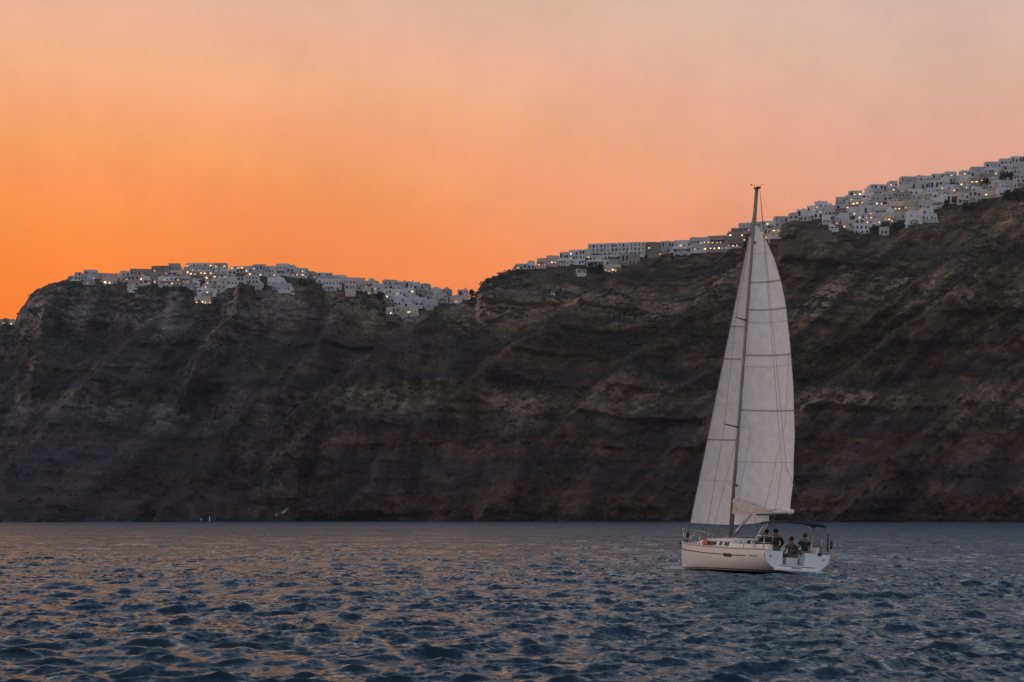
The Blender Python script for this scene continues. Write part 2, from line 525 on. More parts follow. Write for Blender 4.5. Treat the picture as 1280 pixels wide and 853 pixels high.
M = dict(
    rock=make_rock(), water=make_water(),
    scrub=make_leaf('dry_scrub', (.030, .036, .028), (.075, .078, .056)),
    leaf=make_leaf('evergreen_leaf', (.018, .030, .018), (.050, .066, .036)),
    bark=paint('bark', (.07, .05, .04), .9, scale=2),
    slab=paint('pale_rock', (.30, .31, .28), .9, scale=.3, var=.3),
    path=paint('dusty_path', (.13, .115, .10), .95, scale=.2, var=.3),
    cool=paint('limewash_cool', (.56, .555, .55), .9, scale=.35, var=.14, each=.62),
    white=paint('limewash_white', (.64, .63, .62), .9, scale=.35, var=.14, each=.62),
    cream=paint('limewash_cream', (.56, .49, .41), .9, scale=.35, var=.14, each=.62),
    pink=paint('limewash_pink', (.54, .44, .40), .9, scale=.35, var=.14, each=.62),
    tan=paint('bare_stone', (.28, .235, .20), .95, scale=.6, var=.28, each=.62),
    grey=paint('limewash_grey', (.40, .39, .385), .9, scale=.35, var=.16, each=.62),
    glass=paint('dark_pane', (.024, .027, .034), .45, scale=2, spec=.3),
    trimw=paint('window_surround', (.60, .60, .60), .85, scale=2),
    lit=make_lit('lit_window', (1.0, .50, .17), 2.0),
    litw=make_lit('lit_window_pale', (1.0, .70, .40), 1.8),
    stone=paint('rubble_stone', (.115, .10, .088), .95, scale=.9, var=.35),
    rail=paint('pale_rail', (.50, .42, .36), .6, scale=5),
    hull=make_hull(),
    gel=paint('white_gelcoat', (.74, .74, .73), .35, var=.06, scale=4),
    deck=paint('nonslip_deck', (.56, .55, .52), .75, var=.1, scale=6),
    dark=paint('dark_trim', (.018, .019, .024), .5, scale=5),
    navy=paint('navy_canvas', (.020, .024, .036), .9, scale=6, var=.3, bump=.3),
    steel=paint('stainless_steel', (.50, .49, .48), .28, 1.0, scale=8, var=.08),
    alu=paint('anodised_mast', (.21, .19, .175), .5, .55, scale=2, var=.15),
    wire=paint('rigging_wire', (.17, .165, .16), .5, .5, scale=8),
    sail=make_sailcloth('main_sailcloth', (.77, .77, .76)),
    jib=make_sailcloth('genoa_sailcloth', (.72, .71, .68)),
    batten=paint('batten_pocket', (.29, .29, .30), .8, scale=6),
    cover=paint('sail_bag_cloth', (.52, .43, .38), .85, scale=5, var=.15, bump=.4),
    wood=paint('teak', (.22, .13, .07), .7, scale=6, var=.25),
    orange=paint('orange_cloth', (.55, .20, .09), .8, scale=8, var=.2),
    skin=paint('skin', (.15, .09, .065), .6, scale=8, var=.08),
    hair=paint('dark_hair', (.012, .010, .009), .6, scale=20),
    hair2=paint('brown_hair', (.035, .024, .018), .6, scale=20),
    black=paint('black_jacket', (.012, .012, .014), .85, scale=10, var=.3),
    khaki=paint('khaki_cloth', (.13, .105, .085), .9, scale=10, var=.2),
    brown=paint('brown_cloth', (.022, .017, .015), .9, scale=10, var=.2),
    pale=paint('pale_grey_cloth', (.085, .08, .078), .9, scale=10, var=.2),
    blue=paint('dark_blue_cloth', (.012, .020, .032), .9, scale=10, var=.2),
    greyc=paint('grey_cloth', (.15, .15, .16), .9, scale=10, var=.2),
)


# ------------------------------------------------------------------ the sea
def build_sea():
    th_in = np.linspace(-18.5, 18.5, 520)
    th_out = np.concatenate([np.linspace(-80, -19, 50), th_in, np.linspace(19, 80, 50)])
    th = np.radians(th_out)
    rr = [5.0]
    while rr[-1] < 1500:
        r = rr[-1]
        k = .0065 if r < 20 else (.0042 if r < 260 else (.0046 if r < 620 else .011))
        rr.append(r * (1 + k))
    rr = np.array(rr)
    Rr, Th = np.meshgrid(rr, th, indexing='ij')
    X = Rr * np.sin(Th)
    Y = Rr * np.cos(Th)
    cell = np.gradient(rr)[:, None] * np.ones_like(Th)
    dx, dy, dz = np.zeros_like(X), np.zeros_like(X), np.zeros_like(X)
    rg = np.random.default_rng(21)
    wind = R(-70)                       # short seas run towards the viewer, a little to the right
    n = 96
    for i in range(n):
        lam = .34 * (8 / .34) ** (i / (n - 1)) * rg.uniform(.92, 1.08)
        d = wind + rg.normal(0, R(33) if lam < 3 else R(22))
        k = 2 * math.pi / lam
        eps = .045 * (1.0 if lam < 1.4 else (1.4 / lam) ** 1.05) * (1.25 if lam < .8 else 1.0)
        a = eps / k
        ph = rg.uniform(0, 2 * math.pi)
        kx, ky = k * math.cos(d), k * math.sin(d)
        att = np.clip((lam / cell - 1.9) / 1.3, 0, 1)
        # wave groups: each train swells and fades over the surface
        grp = .45 + 1.1 * vnoise(X / (lam * 7) + i * 3.3, Y / (lam * 7) + i * 1.7, np.float64(i * .37))
        A = a * att * grp
        p = kx * X + ky * Y + ph
        c, s = np.cos(p), np.sin(p)
        dz += A * c
        q = 1.15
        dx -= q * A * s * math.cos(d)
        dy -= q * A * s * math.sin(d)
    fade = sstep(1080, 900, Rr) * .9 + .1
    # calmer water right under the far shore; hull presses the surface down a little
    V = np.stack([X + dx * fade, Y + dy * fade, dz * fade], -1)
    foam = np.zeros_like(X)
    # bow wave and quarter wake, in the boat's own frame
    bx, by = X - BOAT[0], Y - BOAT[1]
    c, s = math.cos(BOAT[2]), math.sin(BOAT[2])
    lx, ly = bx * c + by * s, -bx * s + by * c
    for (cx, cy, wx, wy, a) in ((-1.0, 11.2, 1.1, 1.3, 1.0), (-1.9, 9.4, .7, 1.9, .75), (.9, 11.0, .7, 1.2, .6), (-2.1, 7.0, .4, 1.8, .34),
                                (-1.5, -.8, .8, .7, .42), (.6, -1.0, 1.5, .6, .40), (1.8, -.5, .9, .6, .45), (-2.6, -3.2, .9, 1.6, .22)):
        e = np.exp(-((lx - cx) / wx) ** 2 - ((ly - cy) / wy) ** 2)
        foam = np.maximum(foam, a * e)
        V[..., 2] += .16 * a * e
    inside = np.exp(-((lx) / 1.6) ** 4 - ((ly - 5.5) / 5.5) ** 4)
    V[..., 2] -= .06 * inside
    near = np.exp(-((lx) / 2.6) ** 4 - ((ly - 6.5) / 7.5) ** 4)
    V[..., 2] *= 1 - .55 * near
    V[..., 2] -= .05 * near
    me = np_mesh('sea', V.reshape(-1, 3), grid_quads(len(rr), len(th)))
    at = me.attributes.new('foam', 'FLOAT', 'POINT')
    at.data.foreach_set('value', foam.astype(np.float32).ravel())
    link('sea', me, M['water'], kind='structure')


BOAT = (13.55, 84.0, R(21.0))
build_sea()


# ------------------------------------------------------------------ the cliffs
def interp(tab):
    xs, ys = np.array([t[0] for t in tab], float), np.array([t[1] for t in tab], float)
    return lambda x: np.interp(x, xs, ys)


# tops of the bare ground along the skyline, in photograph pixels
SKY_L = interp([(-500, 404), (-60, 408), (0, 406), (19, 407), (21, 398), (25, 388), (33, 377), (39, 368), (46, 363), (60, 356), (85, 350), (100, 349), (130, 349), (165, 346),
                (200, 342), (250, 338), (300, 339), (350, 341), (395, 347), (430, 352), (480, 358), (520, 362), (560, 370), (590, 374), (650, 392), (760, 440)])
SKY_R = interp([(120, 651), (200, 640), (290, 575), (360, 520), (430, 462), (480, 428), (520, 405), (545, 392), (575, 379), (594, 371), (600, 358), (606, 352), (616, 347), (630, 341), (645, 338), (660, 335),
                (690, 327), (735, 319), (780, 314), (830, 310), (880, 303), (935, 290), (965, 282), (990, 273), (1010, 268), (1045, 257), (1085, 245),
                (1130, 233), (1185, 226), (1217, 217), (1260, 207), (1300, 202), (1500, 178), (1900, 150)])
BOT_L = interp([(0, 410), (85, 352), (100, 354), (130, 355), (165, 362), (225, 360), (238, 366), (246, 380), (268, 380), (278, 366), (300, 362), (362, 364), (376, 352), (402, 356), (425, 365), (478, 368),
                (484, 380), (505, 401), (520, 396), (535, 385), (560, 378), (590, 372)])
BOT_R = interp([(640, 340), (665, 336), (720, 338), (760, 341), (795, 338), (830, 322), (880, 314), (935, 304), (958, 300), (985, 300), (990, 272), (1024, 276), (1030, 284), (1050, 288), (1065, 293), (1112, 294), (1130, 282), (1168, 275), (1180, 262),
                (1200, 256), (1226, 250), (1248, 247), (1280, 236)])


class Sheet:
    pass


def build_cliff(name, lo, hi, dense, sky, y0, yr, prof, shear, seed, town_bot, extra=None):
    d0, d1 = dense
    cols = np.concatenate([np.arange(lo, d0, 9.0), np.arange(d0, d1, 1.8), np.arange(d1, hi, 9.0)])
    t_up = np.linspace(-.03, 1, 250)
    t_bk = 1 + np.linspace(0, 1, 22)[1:] ** 1.6
    t = np.concatenate([t_up, t_bk])
    T, C = np.meshgrid(t, cols, indexing='ij')
    S = sky(C)
    Y0, YR = y0(C), yr(C)
    ZR = (HOR - S) / FOCAL * YR + CAM_Z
    pz, py = zip(*prof)
    g = np.interp(np.clip(T, 0, 1), pz, py)
    Yb = Y0 + (YR - Y0) * g - np.where(T < 0, T * -60, 0) * 0
    back = np.clip(T - 1, 0, 1)
    Yb = Yb + back * 380
    Zb = ZR * np.clip(T, -.1, 1) - back * 26 - back ** 2 * np.clip(ZR - 60, 10, 400) * .8
    X = (C - 640) / FOCAL * Yb
    P = HOR - (Zb - CAM_Z) * FOCAL / Yb
    # weights: keep the skyline and the village ground calm
    rimw = sstep(1.0, .90, T)
    lowz = sstep(-.02, .06, T)
    vill = np.clip(1 - .75 * sstep(6, -4, P - town_bot(C)) * ((C > 85) & (C < 590) | (C > 640)), .25, 1)
    o = seed * 13.7
    sx = X - shear(C) * Zb
    big = ridged(sx / 150 + o, Zb / 420 + o, Yb * 0 + 2.2 + o, 3)
    med = (1 + .8 * sstep(640, 900, C)) * ridged(sx / 52 + o, Zb / 110 + 5 + o, Yb / 400, 3)
    flute = ridged(sx / 13 + o, Zb / 70 + 2 + o, Yb / 300, 2)
    cliffy = sstep(-.05, .35, fbm(X / 120 + o, Zb / 30 + 3, Yb / 500, 3))
    crag = np.abs(fbm(sx / 30 + o, Zb / 22 + 1, Yb / 60, 4, .6))
    fine = fbm(X / 16 + o, Zb / 9, Yb / 30, 4, .55)
    tiny = fbm(X / 4.5 + o, Zb / 3.2, Yb / 9, 3, .6)
    # hard beds stand out of the soft ones
    zs = Zb + 16 * fbm(X / 190 + o, 1.5 + o, Yb * 0 + .5, 3) + X * .012
    bed = (zs / 21.0) % 1.0
    bedn = vnoise(np.floor(zs / 21.0) * 3.1 + o, X / 120, X * 0 + 3.3)
    step = (sstep(0, .18, bed) * sstep(1.0, .55, bed)) * bedn
    bed2 = (zs / 6.3) % 1.0
    step2 = sstep(0, .3, bed2) * sstep(1.0, .6, bed2) * vnoise(np.floor(zs / 6.3) * 1.7 + o, X / 50, X * 0 + 1.3)
    out = (22 * big * rimw + 10 * med * (.15 + .85 * rimw) + (5 + 9 * cliffy) * step * rimw + 2.4 * step2 + 5.0 * cliffy * flute * (.2 + .8 * rimw) + 11 * crag * rimw + 5.0 * fine + 3.2 * tiny) * vill
    out = out * lowz + 3.0 * tiny * (1 - lowz)
    up = (2.0 * fine + 1.4 * tiny) * np.clip(vill, .3, 1) * np.where(T > 1, .6, 1) * lowz * (.35 + .65 * rimw)
    if extra is not None:
        out = out + extra(C, P)
    L = np.sqrt(X ** 2 + Yb ** 2)
    Yd = Yb - out * Yb / L
    Xd = X - out * X / L
    Zd = Zb + up
    V = np.stack([Xd, Yd, Zd], -1)
    me = np_mesh(name, V.reshape(-1, 3), grid_quads(len(t), len(cols)), smooth=False)
    link(name, me, M['rock'], kind='structure')
    s = Sheet()
    s.cols, s.t, s.V = cols, t, V
    s.P = HOR - (Zd - CAM_Z) * FOCAL / Yd
    s.C = 640 + FOCAL * Xd / Yd
    s.nup = len(t_up)
    return s


def spurs(lines):
    """rock spurs: a crest line down the face, easing off above it and dropping away steeply below"""
    def f(C, P):
        nx = 11 * fbm(C / 44, P / 44, C * 0 + 8.8, 5, .62)
        tot = np.zeros_like(C)
        for pts, A, w1, w2 in lines:
            best = np.full(C.shape, 1e9)
            sgn = np.ones(C.shape)
            for (x0, y0), (x1, y1) in zip(pts[:-1], pts[1:]):
                dx, dy = x1 - x0, y1 - y0
                L2 = dx * dx + dy * dy
                t = np.clip(((C - x0) * dx + (P - y0) * dy) / L2, 0, 1)
                ex, ey = C - (x0 + t * dx), P - (y0 + t * dy)
                d = np.hypot(ex, ey)
                side = np.sign(ex * dy - ey * dx)      # + on the upper left of a line drawn downhill to the left
                m = d < best
                best = np.where(m, d, best)
                sgn = np.where(m, side, sgn)
            sd_ = best * sgn + nx
            b = np.where(sd_ > 0, np.clip(1 - sd_ / w1, 0, 1) ** 1.3, np.clip(1 + sd_ / w2, 0, 1))
            tot = np.maximum(tot, 1.55 * A * b)
        return tot
    return f


SPUR_R = spurs([
    ([(1330, 312), (1200, 372), (1110, 432), (1000, 522), (880, 640)], 34, 62, 13),
    ([(1330, 430), (1200, 520), (1110, 590), (1040, 648)], 30, 55, 12),
    ([(1185, 338), (1090, 402), (985, 470), (880, 540), (760, 640)], 26, 45, 12),
    ([(985, 300), (900, 372), (800, 450), (700, 545), (600, 645)], 34, 64, 14),
    ([(800, 330), (700, 400), (600, 478), (500, 560), (420, 645)], 26, 52, 13),
    ([(606, 356), (540, 400), (460, 470), (370, 560), (300, 640)], 20, 46, 12),
    ([(1330, 560), (1240, 620), (1200, 650)], 20, 40, 10),
])
SPUR_L = spurs([
    ([(60, 362), (52, 420), (40, 480)], 20, 26, 12),
    ([(300, 362), (292, 400), (262, 430), (230, 500)], 26, 24, 12),
    ([(330, 500), (270, 560), (200, 640)], 24, 50, 14),
    ([(180, 420), (130, 470), (60, 540), (-10, 610)], 22, 50, 14),
    ([(430, 390), (400, 440), (350, 500)], 18, 30, 12),
])


def extra_left(C, P):
    return SPUR_L(C, P) * sstep(6, 34, P - SKY_L(C))


def extra_right(C, P):
    # the bare rock bluff that stands forward beside the village
    w = sstep(962, 990, C) * sstep(1080, 1030, C)
    return 24 * w * sstep(271, 284, P) * sstep(400, 330, P) + SPUR_R(C, P) * sstep(6, 40, P - SKY_R(C))


left = build_cliff('cliff_mesa', -520, 760, (-25, 640), SKY_L,
                   interp([(-500, 820), (0, 860), (300, 980), (500, 1120), (760, 1200)]), interp([(-500, 1500), (0, 1480), (300, 1400), (560, 1440), (760, 1500)]),
                   [(0, 0), (.10, .20), (.34, .47), (.46, .51), (.66, .74), (.70, .79), (.90, .84), (1, 1)], lambda c: 0 * c + .15, 1.0, BOT_L, extra_left)
right = build_cliff('cliff_ridge', 120, 1900, (300, 1305), SKY_R,
                    interp([(120, 1040), (430, 1050), (640, 1010), (1000, 960), (1280, 930), (1900, 880)]),
                    interp([(120, 1055), (290, 1090), (430, 1160), (520, 1220), (600, 1290), (800, 1340), (1280, 1330), (1900, 1330)]),
                    [(0, 0), (.12, .18), (.38, .46), (.44, .49), (.58, .57), (.66, .64), (.82, .80), (1, 1)],
                    lambda c: .15 + 1.0 * sstep(560, 900, c), 2.0, BOT_R, extra_right)


def on_ground(px, py, sheets=None):
    """the first terrain point seen along the line of sight to a photograph position"""
    best = None
    for s in (sheets or (right, left)):
        j = int(np.argmin(np.abs(s.cols - px)))
        if abs(s.cols[j] - px) > 6:
            continue
        col = s.P[:s.nup, j]
        k = np.where(col[:-1] <= py)[0]
        k = k[k > 3]
        if len(k) == 0:
            continue
        i = k[0]
        f = (col[i - 1] - py) / max(1e-6, col[i - 1] - col[i])
        f = min(max(f, 0), 1)
        v = s.V[i - 1, j] * (1 - f) + s.V[i, j] * f
        if best is None or v[1] < best[1]:
            best = v
    if best is None:
        s = right if px > 597 else left
        j = int(np.argmin(np.abs(s.cols - px)))
        best = s.V[s.nup - 1, j].copy()
    best = best.copy()
    best[0] = (px - 640) / FOCAL * best[1]
    return best


# ------------------------------------------------------------------ scrub, boulders (uncountable)
def scatter_mass(name, sheets_rules, per, size, quads_each, mat, flatness, label, category):
    rg = np.random.default_rng(len(name))
    VV, FF = [], []
    base = 0
    for s, rule, count in sheets_rules:
        w = rule(s)
        w = np.clip(w, 0, None).ravel()
        idx = rg.choice(len(w), size=count, p=w / w.sum())
        P = s.V.reshape(-1, 3)[idx]
        n = len(P)
        rad = size[0] + (size[1] - size[0]) * rg.random(n) ** 2
        # every clump is a handful of leaf-sized faces in a low dome
        q = quads_each
        d = rg.normal(size=(n, q, 3))
        d /= np.linalg.norm(d, axis=-1, keepdims=True)
        d[..., 2] = np.abs(d[..., 2])
        c = P[:, None, :] + d * rad[:, None, None] * (.55 + .45 * rg.random((n, q, 1))) * np.array([1, 1, flatness])
        a = rg.normal(size=(n, q, 3)); a /= np.linalg.norm(a, axis=-1, keepdims=True)
        b = np.cross(a, d); b /= np.linalg.norm(b, axis=-1, keepdims=True) + 1e-6
        a = np.cross(b, d) * .6 + a * .4
        h = (rad * per)[:, None, None] * (.7 + .6 * rg.random((n, q, 1)))
        quad = np.stack([c - a * h - b * h * .7, c + a * h * .8 - b * h, c + a * h + b * h * .8, c - a * h * .7 + b * h], 2)
        VV.append(quad.reshape(-1, 3))
        FF.append(np.arange(n * q * 4).reshape(-1, 4) + base)
        base += n * q * 4
    me = np_mesh(name, np.concatenate(VV), np.concatenate(FF), smooth=False)
    link(name, me, mat, kind='stuff', label=label, category=category)


def slope_up(s):
    dz = np.abs(np.gradient(s.V[..., 2], axis=0)); dy = np.abs(np.gradient(s.V[..., 1], axis=0))
    return dy / (dz + dy + 1e-6)


def scrub_rule(sky, bot, lo, hi):
    def f(s):
        C, P = s.C, s.P
        depth = P - bot(C)
        n = fbm(s.V[..., 0] / 38, s.V[..., 1] / 38, s.V[..., 2] / 24, 4)
        w = sstep(-.12, .28, n) * sstep(.28, .55, slope_up(s)) * sstep(lo, hi, P) * ((C > -40) & (C < 1320))
        w = w * np.where(depth > -2, 1, .10)
        w[s.nup:] *= .3
        w[:12] = 0
        return w + 1e-9
    return f


scatter_mass('scrub', [(right, scrub_rule(SKY_R, BOT_R, 620, 340), 11000), (left, scrub_rule(SKY_L, BOT_L, 620, 400), 6500)], .42, (.7, 2.4), 11, M['scrub'], .75,
             'dark green dry scrub dotting the upper slopes', 'scrub')


def boulder_rule(s):
    n = fbm(s.V[..., 0] / 24 + 5, s.V[..., 1] / 24, s.V[..., 2] / 30, 3)
    w = sstep(.0, .3, n) * sstep(520, 600, s.P) * ((s.C > -20) & (s.C < 1300))
    w = w + .5 * sstep(640, 651, s.P) * ((s.C > -20) & (s.C < 1300))
    w[:6] = 0
    w[s.nup:] = 0
    return w + 1e-9


scatter_mass('boulders', [(right, boulder_rule, 2000), (left, boulder_rule, 1200)], .75, (.5, 2.0), 9, M['rock'], .8,
             'loose volcanic boulders on the lower slopes', 'boulders')

# ------------------------------------------------------------------ trees
def tree(name, px, py, h_px, w_px, label, conical=False, group='trees among the clifftop houses'):
    g = on_ground(px, py)
    k = g[1] / FOCAL
    h, r = h_px * k, w_px * k / 2
    root = empty(name, (g[0], g[1] - .5, g[2] - .4), (0, 0, random.uniform(0, 6)), label=label, category='tree', group=group)
    mb = MB()
    th = h * (.18 if conical else .45)
    mb.tube([(0, 0, -1), (.05 * h, 0, th * .5), (.02 * h, .03 * h, th), (.03 * h, .02 * h, h * .8)], [.05 * h, .04 * h, .032 * h, .01 * h], 7)
    for i in range(6):
        a = i * 1.05 + random.random()
        z0 = th * random.uniform(.7, 1.3)
        mb.tube([(.03 * h, 0, z0), (r * .45 * math.cos(a), r * .45 * math.sin(a), z0 + h * .14), (r * .75 * math.cos(a), r * .75 * math.sin(a), z0 + h * .2)],
                [.02 * h, .013 * h, .006 * h], 5)
    mb.build('trunk', M['bark'], root)
    rg = np.random.default_rng(int(px * 7 + py))
    if conical:
        n = 420
        z = rg.random(n) ** .8
        a = rg.random(n) * 6.283
        rad = r * (1 - z * .92) * (.45 + .55 * rg.random(n)) * (1 + .2 * np.sin(3 * a + z * 9))
        c = np.stack([rad * np.cos(a), rad * np.sin(a), h * (.12 + .88 * z)], -1)
    else:
        nb = 9
        bc = np.stack([rg.normal(0, .48, nb) * r, rg.normal(0, .48, nb) * r, h * (.30 + .52 * rg.random(nb))], -1)
        br = r * (.24 + .30 * rg.random(nb))
        n = 900
        b = rg.integers(0, nb, n)
        d = rg.normal(size=(n, 3)); d /= np.linalg.norm(d, axis=1, keepdims=True)
        c = bc[b] + d * (br[b] * (.5 + .5 * rg.random(n)))[:, None]
        c[:, 2] = np.maximum(c[:, 2], h * .14)
    sz = max(.20, r * .10)
    a = rg.normal(size=(n, 3)); a /= np.linalg.norm(a, axis=1, keepdims=True)
    b2 = np.cross(a, rg.normal(size=(n, 3))); b2 /= np.linalg.norm(b2, axis=1, keepdims=True)
    hsz = (sz * (.6 + .8 * rg.random(n)))[:, None]
    q = np.stack([c - a * hsz, c + b2 * hsz * .6, c + a * hsz, c - b2 * hsz * .6], 1).reshape(-1, 3)
    link('crown', np_mesh('crown', q, np.arange(n * 4).reshape(-1, 4), False), M['leaf'], root)
    return root


tree('evergreen_tree', 590, 372, 15, 13, 'dark bushy evergreen tree on the saddle beside the rising ridge')
tree('cypress_tree', 687.5, 327, 9, 4, 'thin dark cypress on the skyline of the middle ridge', True)
tree('evergreen_tree', 815.5, 318, 18, 9, 'round dark tree rising behind the tan house on the middle ridge')
tree('cypress_tree', 783, 327, 13, 6, 'dark cypress standing before the long many-windowed building', True)
tree('cypress_tree', 1023.5, 264, 14, 7, 'pointed dark tree on the skyline just above the rock bluff', True)
tree('evergreen_tree', 1257.5, 230, 17, 17, 'large round dark tree between the highest houses of the right hillside')
tree('evergreen_tree', 1234, 236, 12, 18, 'spreading dark tree below the lamp-lit terraces of the right hillside')
tree('evergreen_tree', 1183, 262, 15, 13, 'dark tree against the end of the lower right row of houses')
tree('evergreen_tree', 1194, 256, 13, 11, 'dark tree beside the cream arcaded house of the right hillside')
tree('evergreen_tree', 1063, 288, 11, 9, 'small dark tree left of the white house with three arched windows')
tree('evergreen_tree', 1094, 292, 12, 13, 'dark bushy tree between the two lowest white houses')
tree('evergreen_tree', 1051, 276, 12, 14, 'dark tree in the gully left of the lit terrace houses')
tree('evergreen_tree', 768, 331, 12, 17, 'dark bushy tree below the middle of the long white building')
tree('evergreen_tree', 745, 341, 12, 20, 'wide dark bush beside the small white hut of the middle ridge')
tree('evergreen_tree', 730, 330, 9, 10, 'small dark tree left of the long white building')
tree('evergreen_tree', 1262, 250, 12, 26, 'wide dark thicket under the lowest house at the far right')
tree('evergreen_tree', 1212, 263, 10, 24, 'low dark thicket under the cream arcaded house')
tree('evergreen_tree', 1126, 288, 9, 20, 'low dark bush right of the small two-windowed house')
tree('evergreen_tree', 474, 374, 9, 15, 'dark bushy tree at the left edge of the saddle village')
tree('evergreen_tree', 230, 364, 6, 11, 'dark bush under the lamp-lit terraces of the left mesa')
tree('evergreen_tree', 329, 361, 7, 8, 'dark bush between two white houses at the mesa edge')
tree('evergreen_tree', 381, 358, 7, 17, 'broad dark thicket in the gap of the mesa village')

# ------------------------------------------------------------------ houses
def window_mesh(kind, pane):
    """unit window: 1 wide, 1 high, a raised surround with the pane set back inside it"""
    mb = MB()
    if kind == 'rect':
        prof = [(-.5, 0), (.5, 0), (.5, 1), (-.5, 1)]
    else:
        prof = [(-.5, 0), (.5, 0), (.5, .55)] + [(.5 * math.cos(a), .55 + .45 * math.sin(a)) for a in (R(36), R(72), R(108), R(144))] + [(-.5, .55)]
    cx, cz = 0, .5
    inner = [(x * .80, cz + (z - cz) * .86) for x, z in prof]
    n = len(prof)
    v = [(x, .06, z) for x, z in prof] + [(x, -.14, z) for x, z in prof] + [(x, -.14, z) for x, z in inner] + [(x, -.03, z) for x, z in inner]
    f = []
    for ring in range(3):
        for i in range(n):
            j = (i + 1) % n
            f.append((ring * n + i, ring * n + j, (ring + 1) * n + j, (ring + 1) * n + i))
    mb.add(v, f, 0)
    mb.add([(x, -.03, z) for x, z in inner], [tuple(range(n))], 1)
    me = mb.mesh('window_' + kind)
    me.materials.append(M['trimw'])
    me.materials.append(pane)
    return me


WIN = {(k, p): window_mesh(k, m) for k in ('rect', 'arch') for p, m in (('dark', M['glass']), ('lit', M['lit']), ('pale', M['litw']))}


def chimney_mesh():
    mb = MB()
    mb.box(-.35, .35, -.35, .35, -.3, 1.0)
    mb.box(-.45, .45, -.45, .45, 1.0, 1.15)
    mb.box(-.25, .25, -.25, .25, 1.15, 1.45)
    me = mb.mesh('chimney')
    me.materials.append(M['grey'])
    return me


CHIM = chimney_mesh()


def shell(w, d, h, style, base):
    """house body: flat roof behind a parapet, or a barrel vault"""
    mb = MB()
    x0, x1 = -w / 2, w / 2
    if style == 'vault':
        n = 9
        prof = [(x1, -base), (x1, h * .68)] + [(x1 * math.cos(math.pi * i / n), h * .68 + h * .32 * math.sin(math.pi * i / n)) for i in range(1, n)] + [(x0, h * .68), (x0, -base)]
        k = len(prof)
        v = [(x, 0, z) for x, z in prof] + [(x, d, z) for x, z in prof]
        f = [tuple(range(k - 1, -1, -1)), tuple(range(k, 2 * k))] + [(i, i + 1, k + i + 1, k + i) for i in range(k - 1)]
        mb.add(v, f)
    else:
        t, pr = .3, .45
        v = []
        for z in (-base, h):
            v += [(x0, 0, z), (x1, 0, z), (x1, d, z), (x0, d, z)]
        for z in (h, h - pr):
            v += [(x0 + t, t, z), (x1 - t, t, z), (x1 - t, d - t, z), (x0 + t, d - t, z)]
        f = [(0, 3, 2, 1)]
        for a, b in ((0, 4), (4, 8), (8, 12)):
            for i in range(4):
                j = (i + 1) % 4
                f.append((a + i, a + j, b + j, b + i))
        f.append((12, 13, 14, 15))
        mb.add(v, f)
    return mb


HOUSES = []


